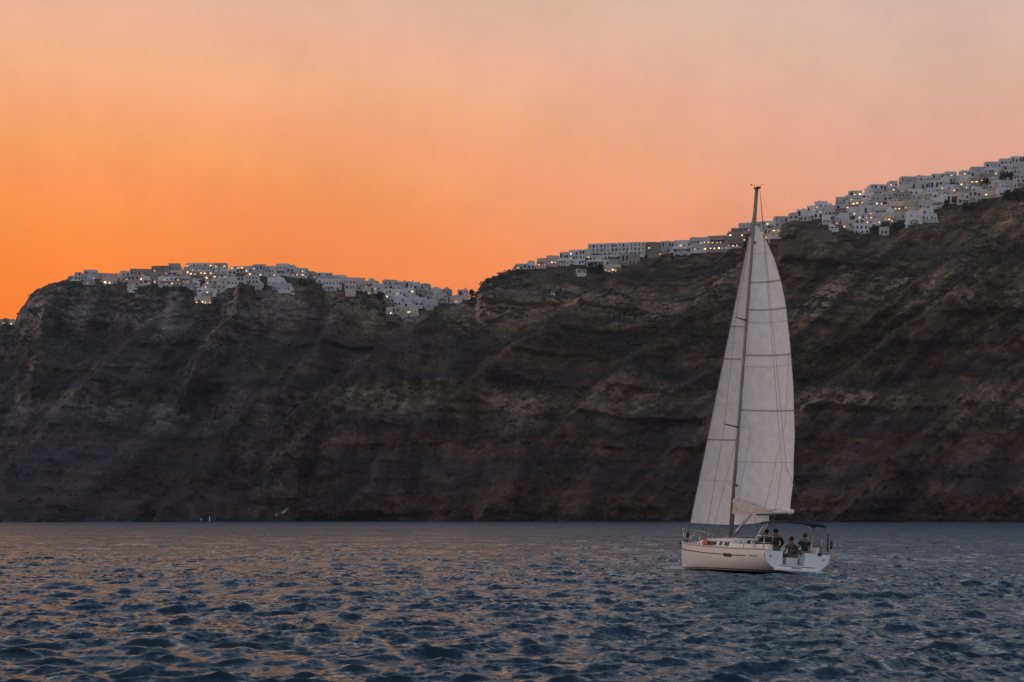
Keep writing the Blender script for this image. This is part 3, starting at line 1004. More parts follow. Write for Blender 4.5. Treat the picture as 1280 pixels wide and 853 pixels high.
def house(x0, x1, yt, yb, tint='cool', lit=0, rows=None, style=None, wins=None, yaw=None, arch=None, depth=None, pale=False, kind='house', terrace=None, village=None, chim=None, ground=None):
    px, w_px, h_px = (x0 + x1) / 2, x1 - x0, yb - yt
    g = on_ground(px, yb) if ground is None else ground
    k = g[1] / FOCAL
    w, h = max(2.2, w_px * k), max(2.0, h_px * k)
    if yaw is None:
        yaw = random.gauss(0, 9) + (-6 if px > 640 else 4)
    d = depth or random.uniform(6, 9)
    if style is None:
        style = 'vault' if (random.random() < .26 and w < 10 and h < 7.5) else 'flat'
    rows = rows or max(1, int(round(h / 3.6)))
    root = empty('house', (g[0], g[1] - .9, g[2]), (0, 0, R(yaw)), category='house')
    setback = random.uniform(1.2, 2.6) if (rows >= 2 and style == 'flat' and random.random() < .6 and wins is None) else 0.0
    low = rows // 2
    rh = h * (.66 if style == 'vault' else .97) / rows
    usable = rh * rows
    if setback:
        shell(w, d, low * rh + .6, 'flat', .3).build('wall', M[tint], root)
        uw = w * random.uniform(.72, 1.0)
        ux = random.uniform(-.5, .5) * (w - uw) * .9
        up = shell(uw - .04, d - .1, h, 'flat', 0).build('upper_storey', M[tint], root)
        up.location = (ux, setback, 0)
        for vtx in up.data.vertices:
            vtx.co.z = max(vtx.co.z, low * rh)
    else:
        uw, ux = w, 0.0
        shell(w, d, h, style, .3).build('wall', M[tint], root)
    mb = MB()
    mb.box(-w / 2 - .1, w / 2 + .1, -.12, d, -6, -.3)
    mb.build('foundation', M['stone'], root)
    wcount = 0
    spots = []
    for r in range(rows):
        nw = wins if wins is not None else max(1, int((w if r < low or not setback else uw) / random.uniform(2.2, 3.0)))
        for i in range(nw):
            spots.append((r, i, nw))
    nlit = int(math.ceil(.9 * lit))
    litset = set(random.sample(range(len(spots)), min(nlit, len(spots)))) if spots else set()
    ar = arch if arch is not None else random.random() < .42
    bigrow = random.randrange(rows) if random.random() < .35 and wins is None else -1
    for q, (r, i, nw) in enumerate(spots):
        if q not in litset and wins is None and random.random() < .17:
            continue
        upper = setback and r >= low
        fw, fx, fy = (uw, ux, setback) if upper else (w, 0.0, 0.0)
        cw = fw / nw
        ww = min(cw * .74, random.uniform(.8, 2.4))
        wh = min(rh * .74, random.uniform(1.1, 2.6))
        if wins is not None and wins < 6:
            ww, wh = min(cw * .62, 1.9), min(rh * .62, 2.6)
        if r == bigrow:
            ww, wh = cw * .80, rh * .74
        z = r * rh + rh * random.uniform(.12, .18)
        if random.random() < .35:
            z, wh = r * rh + .1, min(rh * .82, 2.5)
        state = ('pale' if pale or random.random() < .3 else 'lit') if q in litset else 'dark'
        if q in litset:
            ww, wh = random.choice((random.uniform(.6, 1.0), random.uniform(.9, 1.4), random.uniform(1.3, 2.2))), random.uniform(.8, 1.5)
        if upper and r == low:
            z = max(z, r * rh + .65)
        wo_ = link('window', WIN[('arch' if ar else 'rect', state)], None, root)
        wo_.location = (fx - fw / 2 + cw * (i + .5) + random.uniform(-.16, .16) * cw, fy, z)
        wo_.scale = (ww, 1, max(.7, min(wh, h - z - .3)))
        wcount += 1
    if rows >= 1 and w > 5 and random.random() < .32 and wins is None:
        # pergola or porch roof over the front terrace
        pw, pd = w * random.uniform(.45, .9), random.uniform(1.6, 2.8)
        pxo = random.uniform(-.5, .5) * (w - pw)
        pz = min(rh * .86, 2.9)
        mb = MB()
        mb.box(pxo - pw / 2, pxo + pw / 2, -pd, -.03, pz, pz + .22)
        nb = max(2, int(pw / 2.4) + 1)
        for t in range(nb):
            xx = pxo - pw / 2 + .16 + (pw - .32) * t / (nb - 1)
            mb.box(xx - .16, xx + .16, -pd + .02, -pd + .34, -2, pz)
        mb.build('porch', M[tint], root)
    # one window on each flank
    for sgn in (-1, 1):
        if h > 3 and random.random() < .7:
            so = link('window', WIN[('rect', 'dark')], None, root)
            so.location = (sgn * w / 2, d * random.uniform(.3, .6), min(usable * .35, .9))
            so.rotation_euler = (0, 0, R(90 * sgn))
            so.scale = (1.2, 1, min(1.6, usable * .4))
    if style == 'flat' and not setback and (chim if chim is not None else random.random() < .45):
        co = link('chimney', CHIM, None, root)
        co.location = (random.uniform(-.35, .35) * w, d * random.uniform(.3, .7), h - .3)
        s = random.uniform(.8, 1.5)
        co.scale = (s, s, s * random.uniform(.7, 1.2))
    if style == 'flat' and not setback and wins is None and 4 < w < 11 and random.random() < .10:
        mb = MB()
        mb.tube([(0, d * .5, h - .5), (0, d * .5, h + .25)], w * .27, 14)
        mb.ellipsoid((0, d * .5, h + .2), (w * .27, w * .27, w * .25), 14, 6, 0, 0.0)
        mb.build('dome', M[tint], root)
    if random.random() < .14:
        mb = MB()
        ax, ay = random.uniform(-.4, .4) * w, d * .6
        mb.tube([(ax, ay, h - .5), (ax, ay, h + 2.2)], .05, 5)
        mb.box(ax - .5, ax + .5, ay - .03, ay + .03, h + 1.7, h + 1.78)
        mb.box(ax - .35, ax + .35, ay - .03, ay + .03, h + 2.0, h + 2.08)
        mb.build('aerial', M['wire'], root)
    if random.random() < .28 and wins is None:
        sd2 = random.choice((-1, 1))
        mb = MB()
        for t in range(6):
            xa, xb = sd2 * (w / 2 + .02 + t * .55), sd2 * (w / 2 + .02 + t * .55 + .54)
            mb.box(min(xa, xb), max(xa, xb), .2, 1.5, -3, max(.2, rh * .9 - t * rh * .17))
        mb.build('outside_stair', M[tint], root)
    if terrace if terrace is not None else random.random() < .45:
        mb = MB()
        td = random.uniform(1.6, 3.2)
        tw = w * random.uniform(.8, 1.1)
        mb.box(-tw / 2, tw / 2, -td, -.13, -2.2, -.35)
        mb.box(-tw / 2, tw / 2, -td - .25, -td, -2.2, .55)
        mb.box(-tw / 2 - .25, -tw / 2, -td - .25, -.13, -2.2, .55)
        mb.box(tw / 2, tw / 2 + .25, -td - .25, -.13, -2.2, .55)
        mb.build('terrace', M[tint if random.random() < .7 else 'white'], root)
    HOUSES.append(dict(o=root, px=px, yt=yt, yb=yb, tint=tint, lit=len(litset), rows=rows, village=village, style=style))
    return root


HL = 'left mesa'
HS = 'hill saddle'
HM = 'middle ridge'
HR = 'right hillside'
# (x0, x1, top, base, tint, lit, rows)
hand = [
    # left mesa
    (87, 93, 345, 351, 'grey', 0, 1, HL), (93, 101, 340, 351, 'cool', 0, 2, HL), (101, 120, 337, 350, 'cool', 1, 2, HL), (107, 117, 349, 356, 'grey', 1, 1, HL), (122, 140, 340, 348, 'grey', 0, 1, HL),
    (140, 153, 340, 351, 'pink', 1, 2, HL), (129, 146, 347, 356, 'pink', 2, 1, HL), (154, 165, 337, 352, 'pink', 1, 2, HL), (165, 187, 334, 346, 'tan', 1, 1, HL), (160, 178, 344, 358, 'pink', 2, 2, HL),
    (175, 189, 345, 356, 'cream', 1, 1, HL), (161, 169, 357, 363, 'white', 0, 1, HL), (189, 202, 332, 348, 'tan', 2, 2, HL), (196, 212, 331, 344, 'tan', 2, 2, HL), (213, 223, 329, 340, 'grey', 0, 1, HL),
    (231, 247, 328, 340, 'cool', 2, 2, HL), (250, 264, 327, 339, 'cool', 2, 2, HL), (268, 281, 329, 341, 'grey', 3, 2, HL), (288, 308, 330, 341, 'cool', 4, 2, HL), (212, 236, 338, 347, 'cool', 0, 1, HL),
    (198, 226, 346, 357, 'cool', 4, 2, HL), (226, 238, 345, 354, 'cream', 3, 1, HL), (236, 250, 339, 350, 'tan', 3, 2, HL), (250, 266, 338, 349, 'pink', 4, 2, HL), (266, 284, 337, 348, 'cool', 3, 2, HL),
    (229, 243, 356, 364, 'grey', 3, 1, HL), (255, 274, 349, 362, 'cool', 3, 2, HL), (247, 268, 361, 372, 'white', 1, 2, HL), (243, 264, 371, 380, 'cream', 4, 1, HL), (271, 289, 350, 366, 'white', 1, 3, HL),
    (284, 306, 346, 357, 'cool', 1, 2, HL), (306, 324, 344, 355, 'cool', 0, 2, HL), (311, 326, 354, 362, 'cool', 0, 1, HL), (335, 355, 347, 357, 'white', 0, 1, HL), (341, 363, 354, 364, 'white', 0, 1, HL),
    (308, 318, 331, 344, 'grey', 2, 2, HL), (318, 330, 331, 345, 'grey', 2, 2, HL), (328, 344, 330, 346, 'cool', 3, 3, HL), (347, 360, 329, 344, 'cool', 0, 2, HL), (360, 372, 333, 346, 'grey', 2, 2, HL),
    (369, 383, 334, 346, 'cool', 2, 2, HL), (383, 394, 337, 348, 'grey', 2, 1, HL), (394, 414, 339, 350, 'cool', 0, 2, HL), (398, 428, 348, 357, 'white', 0, 1, HL), (403, 425, 356, 364, 'white', 0, 1, HL),
    (414, 429, 342, 351, 'cool', 0, 1, HL), (430, 455, 346, 356, 'pink', 1, 1, HL), (431, 445, 355, 368, 'cream', 1, 2, HL), (445, 457, 352, 363, 'pink', 1, 2, HL), (457, 470, 350, 360, 'cream', 2, 1, HL),
    (455, 468, 359, 368, 'cream', 1, 1, HL), (466, 480, 355, 364, 'cool', 2, 1, HL), (275, 290, 339, 348, 'cool', 1, 2, HL),
    # far headland at the left edge
    (-6, 4, 399, 407, 'grey', 1, 1, HL), (3, 12, 398, 406, 'tan', 1, 1, HL), (11, 20, 399, 407, 'grey', 2, 1, HL),
    # saddle
    (480, 497, 350, 363, 'cool', 1, 2, HS), (496, 512, 352, 362, 'grey', 0, 1, HS), (511, 525, 352, 361, 'cool', 0, 1, HS), (524, 539, 353, 363, 'grey', 0, 1, HS), (477, 490, 361, 373, 'cool', 1, 2, HS),
    (490, 504, 361, 372, 'white', 1, 2, HS), (503, 518, 360, 373, 'cool', 1, 2, HS), (518, 532, 361, 373, 'grey', 0, 2, HS), (489, 501, 371, 384, 'white', 0, 1, HS), (501, 515, 372, 384, 'cool', 0, 1, HS),
    (514, 529, 372, 383, 'cool', 0, 1, HS), (483, 499, 384, 393, 'pink', 1, 1, HS), (497, 512, 383, 393, 'cream', 2, 1, HS), (497, 521, 392, 401, 'cream', 0, 1, HS), (510, 523, 382, 393, 'cream', 1, 1, HS),
    (528, 543, 362, 375, 'grey', 0, 2, HS), (530, 548, 374, 385, 'cool', 0, 1, HS), (538, 552, 359, 370, 'cool', 0, 1, HS), (545, 560, 366, 379, 'grey', 0, 2, HS), (552, 565, 362, 371, 'grey', 0, 1, HS),
    (562, 577, 369, 379, 'pink', 2, 1, HS), (572, 585, 362, 372, 'cool', 1, 1, HS), (576, 589, 369, 376, 'cream', 2, 1, HS),
    # middle ridge
    (645, 658, 331, 338, 'grey', 1, 1, HM), (659, 669, 326, 336, 'cool', 0, 1, HM), (671, 684, 323, 333, 'pink', 3, 1, HM), (683, 697, 320, 331, 'pink', 3, 1, HM), (696, 712, 315, 332, 'cool', 0, 2, HM),
    (710, 731, 312, 331, 'cool', 2, 3, HM), (728, 738, 313, 325, 'cream', 4, 1, HM), (733, 762, 319, 333, 'cool', 0, 2, HM), (720, 733, 337, 343, 'white', 0, 1, HM), (755, 776, 331, 340, 'cream', 4, 1, HM),
    (762, 786, 324, 335, 'grey', 0, 1, HM), (776, 800, 317, 330, 'tan', 0, 1, HM), (808, 828, 303, 320, 'tan', 2, 2, HM), (826, 843, 302, 318, 'grey', 0, 2, HM), (841, 864, 300, 317, 'cool', 3, 2, HM),
    (862, 887, 297, 314, 'cool', 5, 2, HM), (866, 881, 292.5, 299, 'tan', 3, 1, HM), (884, 908, 295, 306, 'tan', 5, 1, HM), (906, 932, 289, 303, 'tan', 6, 2, HM), (886, 910, 304, 313, 'grey', 5, 1, HM),
    (908, 930, 300, 310, 'tan', 4, 1, HM), (914, 925, 284, 292, 'tan', 2, 1, HM), (923, 938, 280, 292, 'grey', 2, 1, HM), (689, 694, 367, 371, 'white', 0, 1, HM),
    # right hillside, from the sail to the edge
    (938, 953, 277, 290, 'grey', 2, 2, HR), (952, 970, 276, 288, 'cool', 2, 2, HR), (950, 964, 286, 300, 'cream', 3, 2, HR), (962, 976, 284, 296, 'cream', 3, 2, HR), (962, 974, 294, 304, 'white', 1, 1, HR), (969, 986, 270, 284, 'cool', 0, 2, HR),
    (985, 998, 266, 275, 'cool', 0, 1, HR), (996, 1009, 262, 273, 'cool', 1, 1, HR), (1006, 1020, 257, 272, 'cool', 1, 2, HR), (1018, 1034, 252, 268, 'cool', 2, 2, HR), (1012, 1028, 266, 274, 'white', 0, 1, HR),
    (1030, 1044, 257, 271, 'white', 0, 1, HR), (1028, 1038, 269, 281, 'white', 0, 1, HR), (1044, 1059, 246, 260, 'grey', 2, 2, HR), (1057, 1078, 238, 252, 'cool', 3, 2, HR), (1078, 1092, 235, 249, 'cool', 1, 2, HR), (1086, 1110, 230, 244, 'cool', 0, 2, HR),
    (1110, 1124, 226, 240, 'cool', 2, 2, HR), (1126, 1146, 221, 235, 'cool', 0, 2, HR), (1145, 1166, 220, 233, 'cool', 0, 2, HR), (1164, 1184, 217, 230, 'cool', 0, 2, HR), (1182, 1200, 214, 228, 'cool', 1, 2, HR),
    (1199, 1216, 213, 226, 'cool', 2, 2, HR), (1214, 1232, 208, 222, 'grey', 1, 2, HR), (1231, 1252, 202, 217, 'cool', 0, 2, HR), (1250, 1266, 198, 214, 'cool', 0, 2, HR), (1264, 1284, 195, 212, 'cool', 0, 2, HR),
    (1047, 1062, 266, 277, 'white', 2, 1, HR), (1047, 1070, 275, 286, 'cream', 4, 1, HR), (1058, 1074, 250, 262, 'cream', 4, 2, HR), (1073, 1090, 249, 261, 'cream', 4, 2, HR), (1089, 1104, 245, 257, 'cool', 3, 2, HR),
    (1103, 1120, 240, 252, 'cool', 1, 2, HR), (1060, 1076, 259, 270, 'cool', 2, 1, HR), (1075, 1094, 257, 270, 'cool', 1, 1, HR), (1093, 1112, 256, 269, 'cool', 0, 1, HR), (1111, 1132, 252, 264, 'pink', 3, 1, HR),
    (1130, 1150, 250, 262, 'cream', 4, 1, HR), (1068, 1086, 268, 280, 'cool', 3, 2, HR), (1085, 1101, 267, 281, 'cool', 3, 2, HR), (1100, 1118, 266, 277, 'cream', 3, 1, HR), (1117, 1136, 265, 275, 'white', 0, 1, HR),
    (1067.5, 1086, 280, 293, 'white', 0, 2, HR), (1099, 1111, 284, 294.5, 'white', 0, 1, HR), (1135, 1153, 263, 281, 'white', 0, 2, HR), (1152, 1171, 260, 276, 'white', 0, 2, HR), (1148, 1166, 250, 262, 'cool', 1, 1, HR),
    (1119, 1138, 240, 253, 'tan', 0, 2, HR), (1136, 1156, 236, 250, 'cool', 0, 2, HR), (1154, 1176, 234, 248, 'cool', 0, 2, HR), (1164, 1184, 247, 259, 'cool', 0, 1, HR), (1175, 1196, 231, 245, 'cool', 3, 2, HR),
    (1178, 1194, 244, 256, 'white', 0, 1, HR), (1124, 1140, 231, 243, 'cool', 2, 1, HR), (1194, 1212, 226, 239, 'cream', 5, 2, HR), (1210, 1226, 222, 236, 'tan', 4, 2, HR), (1224, 1242, 217, 229, 'tan', 4, 1, HR),
    (1198, 1212, 241, 256, 'cream', 0, 2, HR), (1211, 1226, 239, 253, 'cream', 0, 2, HR), (1226, 1248, 238, 246, 'cream', 3, 1, HR), (1247, 1266, 235, 246, 'white', 0, 1, HR), (1250, 1270, 226, 237, 'white', 0, 1, HR),
    (1242, 1258, 213, 225, 'cool', 1, 2, HR), (1262, 1284, 211, 224, 'cool', 0, 2, HR), (1266, 1286, 223, 235, 'cool', 0, 2, HR), (1032, 1047, 283, 287.5, 'white', 1, 1, HR), (1196, 1210, 236, 245, 'grey', 1, 1, HR),
    (1140, 1160, 228, 240, 'cool', 0, 1, HR), (1158, 1178, 226, 238, 'cool', 0, 1, HR), (1000, 1014, 270, 276, 'white', 0, 1, HR),
]
for (x0, x1, yt, yb, tint, lit, rows, vil) in hand:
    kw = {}
    if vil == HL and 120 < x0 < 470 and yt < SKY_L((x0 + x1) / 2) - 4:
        x0, x1, yt = x0 - 2, x1 + 2, yt + random.uniform(-.5, 2.5)
    if (x0, yt) in ((1067.5, 280),):
        kw = dict(wins=3, arch=True, style='flat', yaw=-4, chim=False, terrace=False)
    if (x0, yt) == (1099, 284):
        kw = dict(wins=2, arch=True, style='flat', yaw=-10, chim=False, terrace=False)
    if vil == HM and rows >= 2 and tint in ('cool', 'tan', 'grey'):
        kw['style'] = 'flat'
    if lit >= 3:
        kw['style'] = 'flat'
    house(x0, x1, yt, yb, tint, lit, rows, village=vil, **kw)

# small infill houses so that the slope between the named ones is built up, as in the photograph
def infill(x0, x1, sky, bot, vil, dy, tints, litp, n):
    made = 0
    tries = 0
    while made < n and tries < 4000:
        tries += 1
        px = random.uniform(x0, x1)
        yb = random.uniform(sky(px) + 4, bot(px) - 3)
        w, h = random.uniform(8, 15), random.uniform(7, 10.5)
        if bot(px) - sky(px) < 14:
            continue
        if any(abs(px - a) < 17 and abs(yb - b) < 12 for a, b in ((1077, 293), (1105, 294), (1153, 280))):
            continue
        if any(abs(px - q['px']) < 6.5 and abs(yb - q['yb']) < 5.5 for q in HOUSES):
            continue
        lit = 0 if random.random() > litp else random.choice((1, 1, 2, 3))
        house(px - w / 2, px + w / 2, yb - h, yb, random.choice(tints), lit, None, village=vil)
        made += 1


infill(190, 300, lambda x: SKY_L(x), BOT_L, HL, 8, ('cool', 'grey', 'tan', 'cool', 'pink'), .6, 12)
infill(484, 560, lambda x: SKY_L(x), BOT_L, HS, 8, ('cool', 'grey', 'cool', 'white'), .2, 10)
infill(1046, 1276, lambda x: SKY_R(x), BOT_R, HR, 8, ('cool', 'cool', 'white', 'grey', 'cream'), .4, 34)

# the long white building of the middle ridge
g0 = on_ground(770, 320)
lb = house(735, 807, 304, 320, 'cool', 0, 3, style='flat', wins=15, yaw=-14, depth=11, village=HM, chim=False, terrace=True, arch=False, ground=g0)
HOUSES[-1]['long'] = True

# what tells each house from the rest: look, then row and order within its village
ORD = ['first', 'second', 'third', 'fourth', 'fifth', 'sixth', 'seventh', 'eighth', 'ninth', 'tenth']


def ordinal(n):
    if n <= 10:
        return ORD[n - 1]
    suf = 'th' if 10 <= n % 100 <= 20 else {1: 'st', 2: 'nd', 3: 'rd'}.get(n % 10, 'th')
    return '%d%s' % (n, suf)


WORDS = {0: 'dark', 1: 'one', 2: 'two', 3: 'three', 4: 'four', 5: 'five', 6: 'six'}
TINT = {'cool': 'white', 'white': 'bright white', 'cream': 'cream', 'pink': 'pinkish', 'tan': 'tan', 'grey': 'grey'}
GROUPS = {HL: 'houses on the left mesa', HS: 'houses on the saddle', HM: 'houses on the middle ridge', HR: 'houses on the right hillside'}
for vil in (HL, HS, HM, HR):
    sky, bot = (SKY_L, BOT_L) if vil in (HL, HS) else (SKY_R, BOT_R)
    bands = {}
    for q in HOUSES:
        if q['village'] != vil:
            continue
        s, b = float(sky(q['px'])), float(bot(q['px']))
        f = (q['yb'] - s) / max(6.0, b - s)
        q['band'] = 'top row' if q['yt'] < s - 2.5 else ('lowest row' if f > .72 else 'middle rows')
        bands.setdefault(q['band'], []).append(q)
    for band, qs in bands.items():
        qs.sort(key=lambda q: q['px'])
        for i, q in enumerate(qs):
            st = {1: 'one-storey', 2: 'two-storey'}.get(q['rows'], 'three-storey')
            li = 'unlit' if q['lit'] == 0 else ('lamplit' if q['lit'] < 3 else 'brightly lit')
            if q.get('long'):
                lab = 'long white building with rows of dark windows along the middle ridge skyline'
            elif q['px'] < 21:
                lab = '%s far house at the extreme left edge, %s from left' % (TINT[q['tint']], ordinal(i + 1))
            else:
                lab = '%s %s %s house, %s from left in %s of %s' % (li, TINT[q['tint']], st, ordinal(i + 1), band, vil)
            q['o']['label'] = lab
            q['o']['group'] = GROUPS[vil]

# ------------------------------------------------------------------ retaining wall, paths, pale slab, shore markers
def strip(name, pts, width, mat, lift=.5, **props):
    P = [on_ground(a, b) for a, b in pts]
    Q = []
    for i in range(len(P) - 1):
        for t in np.linspace(0, 1, 6)[:-1]:
            a = pts[i][0] * (1 - t) + pts[i + 1][0] * t
            b = pts[i][1] * (1 - t) + pts[i + 1][1] * t
            Q.append(on_ground(a, b))
    Q.append(P[-1])
    mb = MB()
    rows = []
    for p in Q:
        wj = width * random.uniform(.7, 1.2)
        rows.append([(p[0], p[1] - .8 - wj * .5, p[2] + lift - wj * .25), (p[0], p[1] - .6, p[2] + lift + .15), (p[0], p[1] + wj * .4, p[2] + lift + wj * .3)])
    mb.grid(rows)
    return mb.build(name, mat, None, **props)


strip('path', [(1196, 309), (1206, 303), (1214, 298), (1222, 293)], 1.5, M['path'], kind='structure')
strip('path', [(893, 328), (899, 325), (904, 321)], 3.0, M['path'], kind='structure')
strip('path', [(1155, 352), (1176, 344), (1200, 333), (1218, 329)], 1.0, M['path'], kind='structure')

g = on_ground(1024, 296)
k = g[1] / FOCAL
rw = empty('retaining_wall', (g[0], g[1] - 1.5, g[2]), (0, 0, R(-6)), label='tan stone retaining wall below the terrace beside the rock bluff', category='wall')
mb = MB()
for i in range(6):
    mb.box(-8.4 + i * 2.8, -5.65 + i * 2.8, random.uniform(-.12, .1), 1.2, -4, 3.4 + random.uniform(-.25, .25))
mb.build('wall', M['stone'], rw)
mb = MB()
mb.box(-8.6, 8.6, -.3, 1.25, 3.66, 3.9)
mb.build('coping', M['stone'], rw)

g = on_ground(354, 641)
k = g[1] / FOCAL
mb = MB()
pts = [(-8.2, -3.0), (-6, -4.2), (-1.5, -3.0), (3.0, -.2), (6.2, 3.6), (7.6, 6.4), (5.0, 5.4), (1.5, 2.8), (-3.0, .2), (-6.8, -1.4)]
s = k
vf = [(x * s, -2.2 - .25 * z * s + random.uniform(-.2, .2), z * s) for x, z in pts]
vb = [(x * s, 1.5, z * s) for x, z in pts]
n = len(pts)
mb.add(vf + vb, [tuple(range(n)), tuple(range(2 * n - 1, n - 1, -1))] + [(i, n + i, n + (i + 1) % n, (i + 1) % n) for i in range(n)])
o = mb.build('rock_slab', M['slab'], None, label='pale slanting rock slab low on the dark cliff near the water', category='rock')
o.location = (g[0], g[1] - 1, g[2])

for (px, py, hh, lab) in ((252, 651, 1.1, 'tiny white shore marker, lower and further left of the pair at cliff foot'),
                          (262.5, 651, 2.3, 'tiny white upright shore post, taller of the pair at cliff foot'),
                          (346, 646, 1.6, 'tiny white post beside the pale slanting rock slab')):
    g = on_ground(px, py)
    root = empty('shore_marker', (g[0], g[1] - 1.6, max(g[2], .2)), (0, 0, 0), label=lab, category='marker')
    mb = MB(); mb.tube([(0, 0, -1.5), (0, 0, hh * .8)], [.3, .25], 8); mb.build('post', M['gel'], root)
    mb = MB(); mb.tube([(0, 0, hh * .8), (0, 0, hh)], [.36, .15], 8); mb.build('top', M['gel'], root)

# ------------------------------------------------------------------ the yacht
HEEL = R(4.2)
boat = empty('sailing_yacht', (BOAT[0], BOAT[1], 0.0), (R(-.4), HEEL, BOAT[2]),
             label='white sailing yacht heeling under mainsail and genoa with dark bimini at the stern', category='sailboat')
BM = Matrix.Translation((BOAT[0], BOAT[1], 0.0)) @ Euler((R(-.4), HEEL, BOAT[2])).to_matrix().to_4x4()
LB = 12.0
half_b = interp([(0, 1.80), (1.5, 1.90), (3, 1.96), (5, 1.98), (7, 1.84), (8.5, 1.55), (10, 1.10), (11, .66), (11.6, .34), (12, .05)])
sheer = interp([(0, 1.06), (3, 1.08), (6, 1.16), (9, 1.30), (11, 1.42), (12, 1.50)])
keel = interp([(0, .06), (1, -.06), (3, -.28), (6, -.42), (9, -.36), (11, -.22), (11.7, -.10), (12, .25)])
POW = 2 / 2.5


def hull_pt(y, a, side):
    b, zs, zk = float(half_b(y)), float(sheer(y)), float(keel(y))
    return (side * b * max(math.cos(a), 0) ** POW, y, zs - (zs - zk) * math.sin(a) ** POW)


def hull_x(y, z):
    b, zs, zk = float(half_b(y)), float(sheer(y)), float(keel(y))
    f = min(max((zs - z) / (zs - zk), 0), 1)
    return b * (1 - f ** 2.5) ** (1 / 2.5)


ys = [0, .15, .4, .8, 1.4, 2.2, 3, 4, 5, 6, 7, 8, 9, 9.8, 10.5, 11, 11.4, 11.7, 11.88, 12]
na = 16
P = []
for y in ys:
    row = []
    for i in range(na + 1):
        row.append(hull_pt(y, math.pi / 2 * i / na, -1))
    for i in range(na - 1, -1, -1):
        row.append(hull_pt(y, math.pi / 2 * i / na, 1))
    P.append(row)
mb = MB()
mb.grid(P)
hull = mb.build('hull', M['hull'], boat)
# transom with its walk-through opening
OPEN0, OPEN1, OPENZ = -.80, .42, .42
mb = MB()


def transom_panel(xa, xb, ztop, zbot=None):
    n = 14
    top, botm = [], []
    for i in range(n + 1):
        x = xa + (xb - xa) * i / n
        b, zs, zk = float(half_b(0)), float(sheer(0)), float(keel(0))
        f = max(0, 1 - (abs(x) / b) ** 2.5) ** (1 / 2.5)
        zb = zs - (zs - zk) * f
        top.append((x, -.04, max(zb, ztop)))
        botm.append((x, -.04, max(zb, zbot) if zbot else zb))
    v = botm + top + [(p[0], .10, p[2]) for p in botm] + [(p[0], .10, p[2]) for p in top]
    m = n + 1
    f = [(i, i + 1, m + i + 1, m + i) for i in range(n)] + [(2 * m + i + 1, 2 * m + i, 3 * m + i, 3 * m + i + 1) for i in range(n)]
    f += [(m + i, m + i + 1, 3 * m + i + 1, 3 * m + i) for i in range(n)]
    f += [(0, m, 3 * m, 2 * m), (n, 2 * m + n, 3 * m + n, m + n)]
    mb.add(v, f)


transom_panel(-1.795, OPEN0, 1.04)
transom_panel(OPEN0, OPEN1, OPENZ)
transom_panel(OPEN1, 1.795, 1.04)
transom = mb.build('transom', M['gel'], boat)
mb = MB(); mb.box(-1.25, 1.30, -.30, -.06, .14, .20); mb.build('bathing_platform', M['gel'], transom)
mb = MB(); mb.box(-1.0, 1.0, -.055, -.043, .34, .365); mb.build('panel_joint', M['dark'], transom)
# small unreadable name lettering on the transom: short strokes
mb = MB()
for i, (dx, zz, ww, hh) in enumerate(((-.26, .0, .05, .10), (-.18, .0, .04, .07), (-.11, .0, .05, .09), (-.03, -.01, .04, .08), (.04, 0, .05, .06), (.12, 0, .04, .08), (.19, -.01, .05, .06))):
    mb.box(.0 + dx, .0 + dx + ww, -.052, -.042, .25 + zz, .25 + zz + hh * .8)
mb.build('name_lettering', M['dark'], transom)
mb = MB()
for x in (-1.45, 1.45):
    mb.tube([(x, -.02, .78), (x, -.06, .78)], .045, 10)
mb.build('stern_light', M['dark'], transom)

# paint lines and port lights on the topsides
def topside_strip(y0, y1, zoff0, zoff1, side, n=24, out=.012):
    rows = []
    for i in range(n + 1):
        y = y0 + (y1 - y0) * i / n
        zs = float(sheer(y))
        r = []
        for zo in (zoff0, zoff1):
            z = zs - zo
            r.append((side * (hull_x(y, z) + out), y, z))
        rows.append(r)
    return rows


for side in (-1, 1):
    mb = MB(); mb.grid(topside_strip(11.75, 1.6, .30, .345, side)); mb.build('cove_stripe', M['dark'], hull)
    mb = MB(); mb.grid(topside_strip(1.3, .6, .30, .345, side, 6)); mb.build('cove_stripe', M['dark'], hull)
    mb = MB(); mb.grid(topside_strip(3.75, 2.95, .26, .42, side, 6, .02)); mb.build('port_light', M['glass'], hull)
    mb = MB(); mb.grid(topside_strip(11.3, 11.05, .26, .40, side, 4, .018)); mb.build('bow_badge', M['dark'], hull)
    mb = MB(); mb.tube([(side * (float(half_b(y)) + .0), y, float(sheer(y)) + .02) for y in np.linspace(0, 11.97, 40)], .045, 6); mb.build('toe_rail', M['rail'], hull)

# deck, coachroof, cockpit
mb = MB()
rows = []
for y in np.linspace(4.3, 11.95, 30):
    b, z = float(half_b(y)) - .02, float(sheer(y)) - .02
    rows.append([(b * u, y, z + .07 * (1 - u * u) * min(1, b)) for u in np.linspace(-1, 1, 9)])
mb.grid(rows)
for sgn in (-1, 1):
    rows = []
    for y in np.linspace(0, 4.3, 12):
        b, z = float(half_b(y)) - .02, float(sheer(y)) - .02
        rows.append([(sgn * x, y, z + .02) for x in (b, (b + 1.2) / 2, 1.2)])
    mb.grid(rows)
deck = mb.build('deck', M['deck'], boat)
mb = MB()
for sgn in (-1, 1):
    mb.box(min(sgn * 1.18, sgn * 1.32), max(sgn * 1.18, sgn * 1.32), .25, 4.25, .4, 1.34)
coam = mb.build('coaming', M['gel'], boat)
mb = MB(); mb.box(-1.18, 1.18, .10, 4.3, .20, .26); mb.build('cockpit_sole', M['wood'], boat)
for sgn in (-1, 1):
    mb = MB(); mb.box(min(sgn * .62, sgn * 1.18), max(sgn * .62, sgn * 1.18), 2.0, 4.2, .44, .86); mb.build('cockpit_bench', M['gel'], boat)
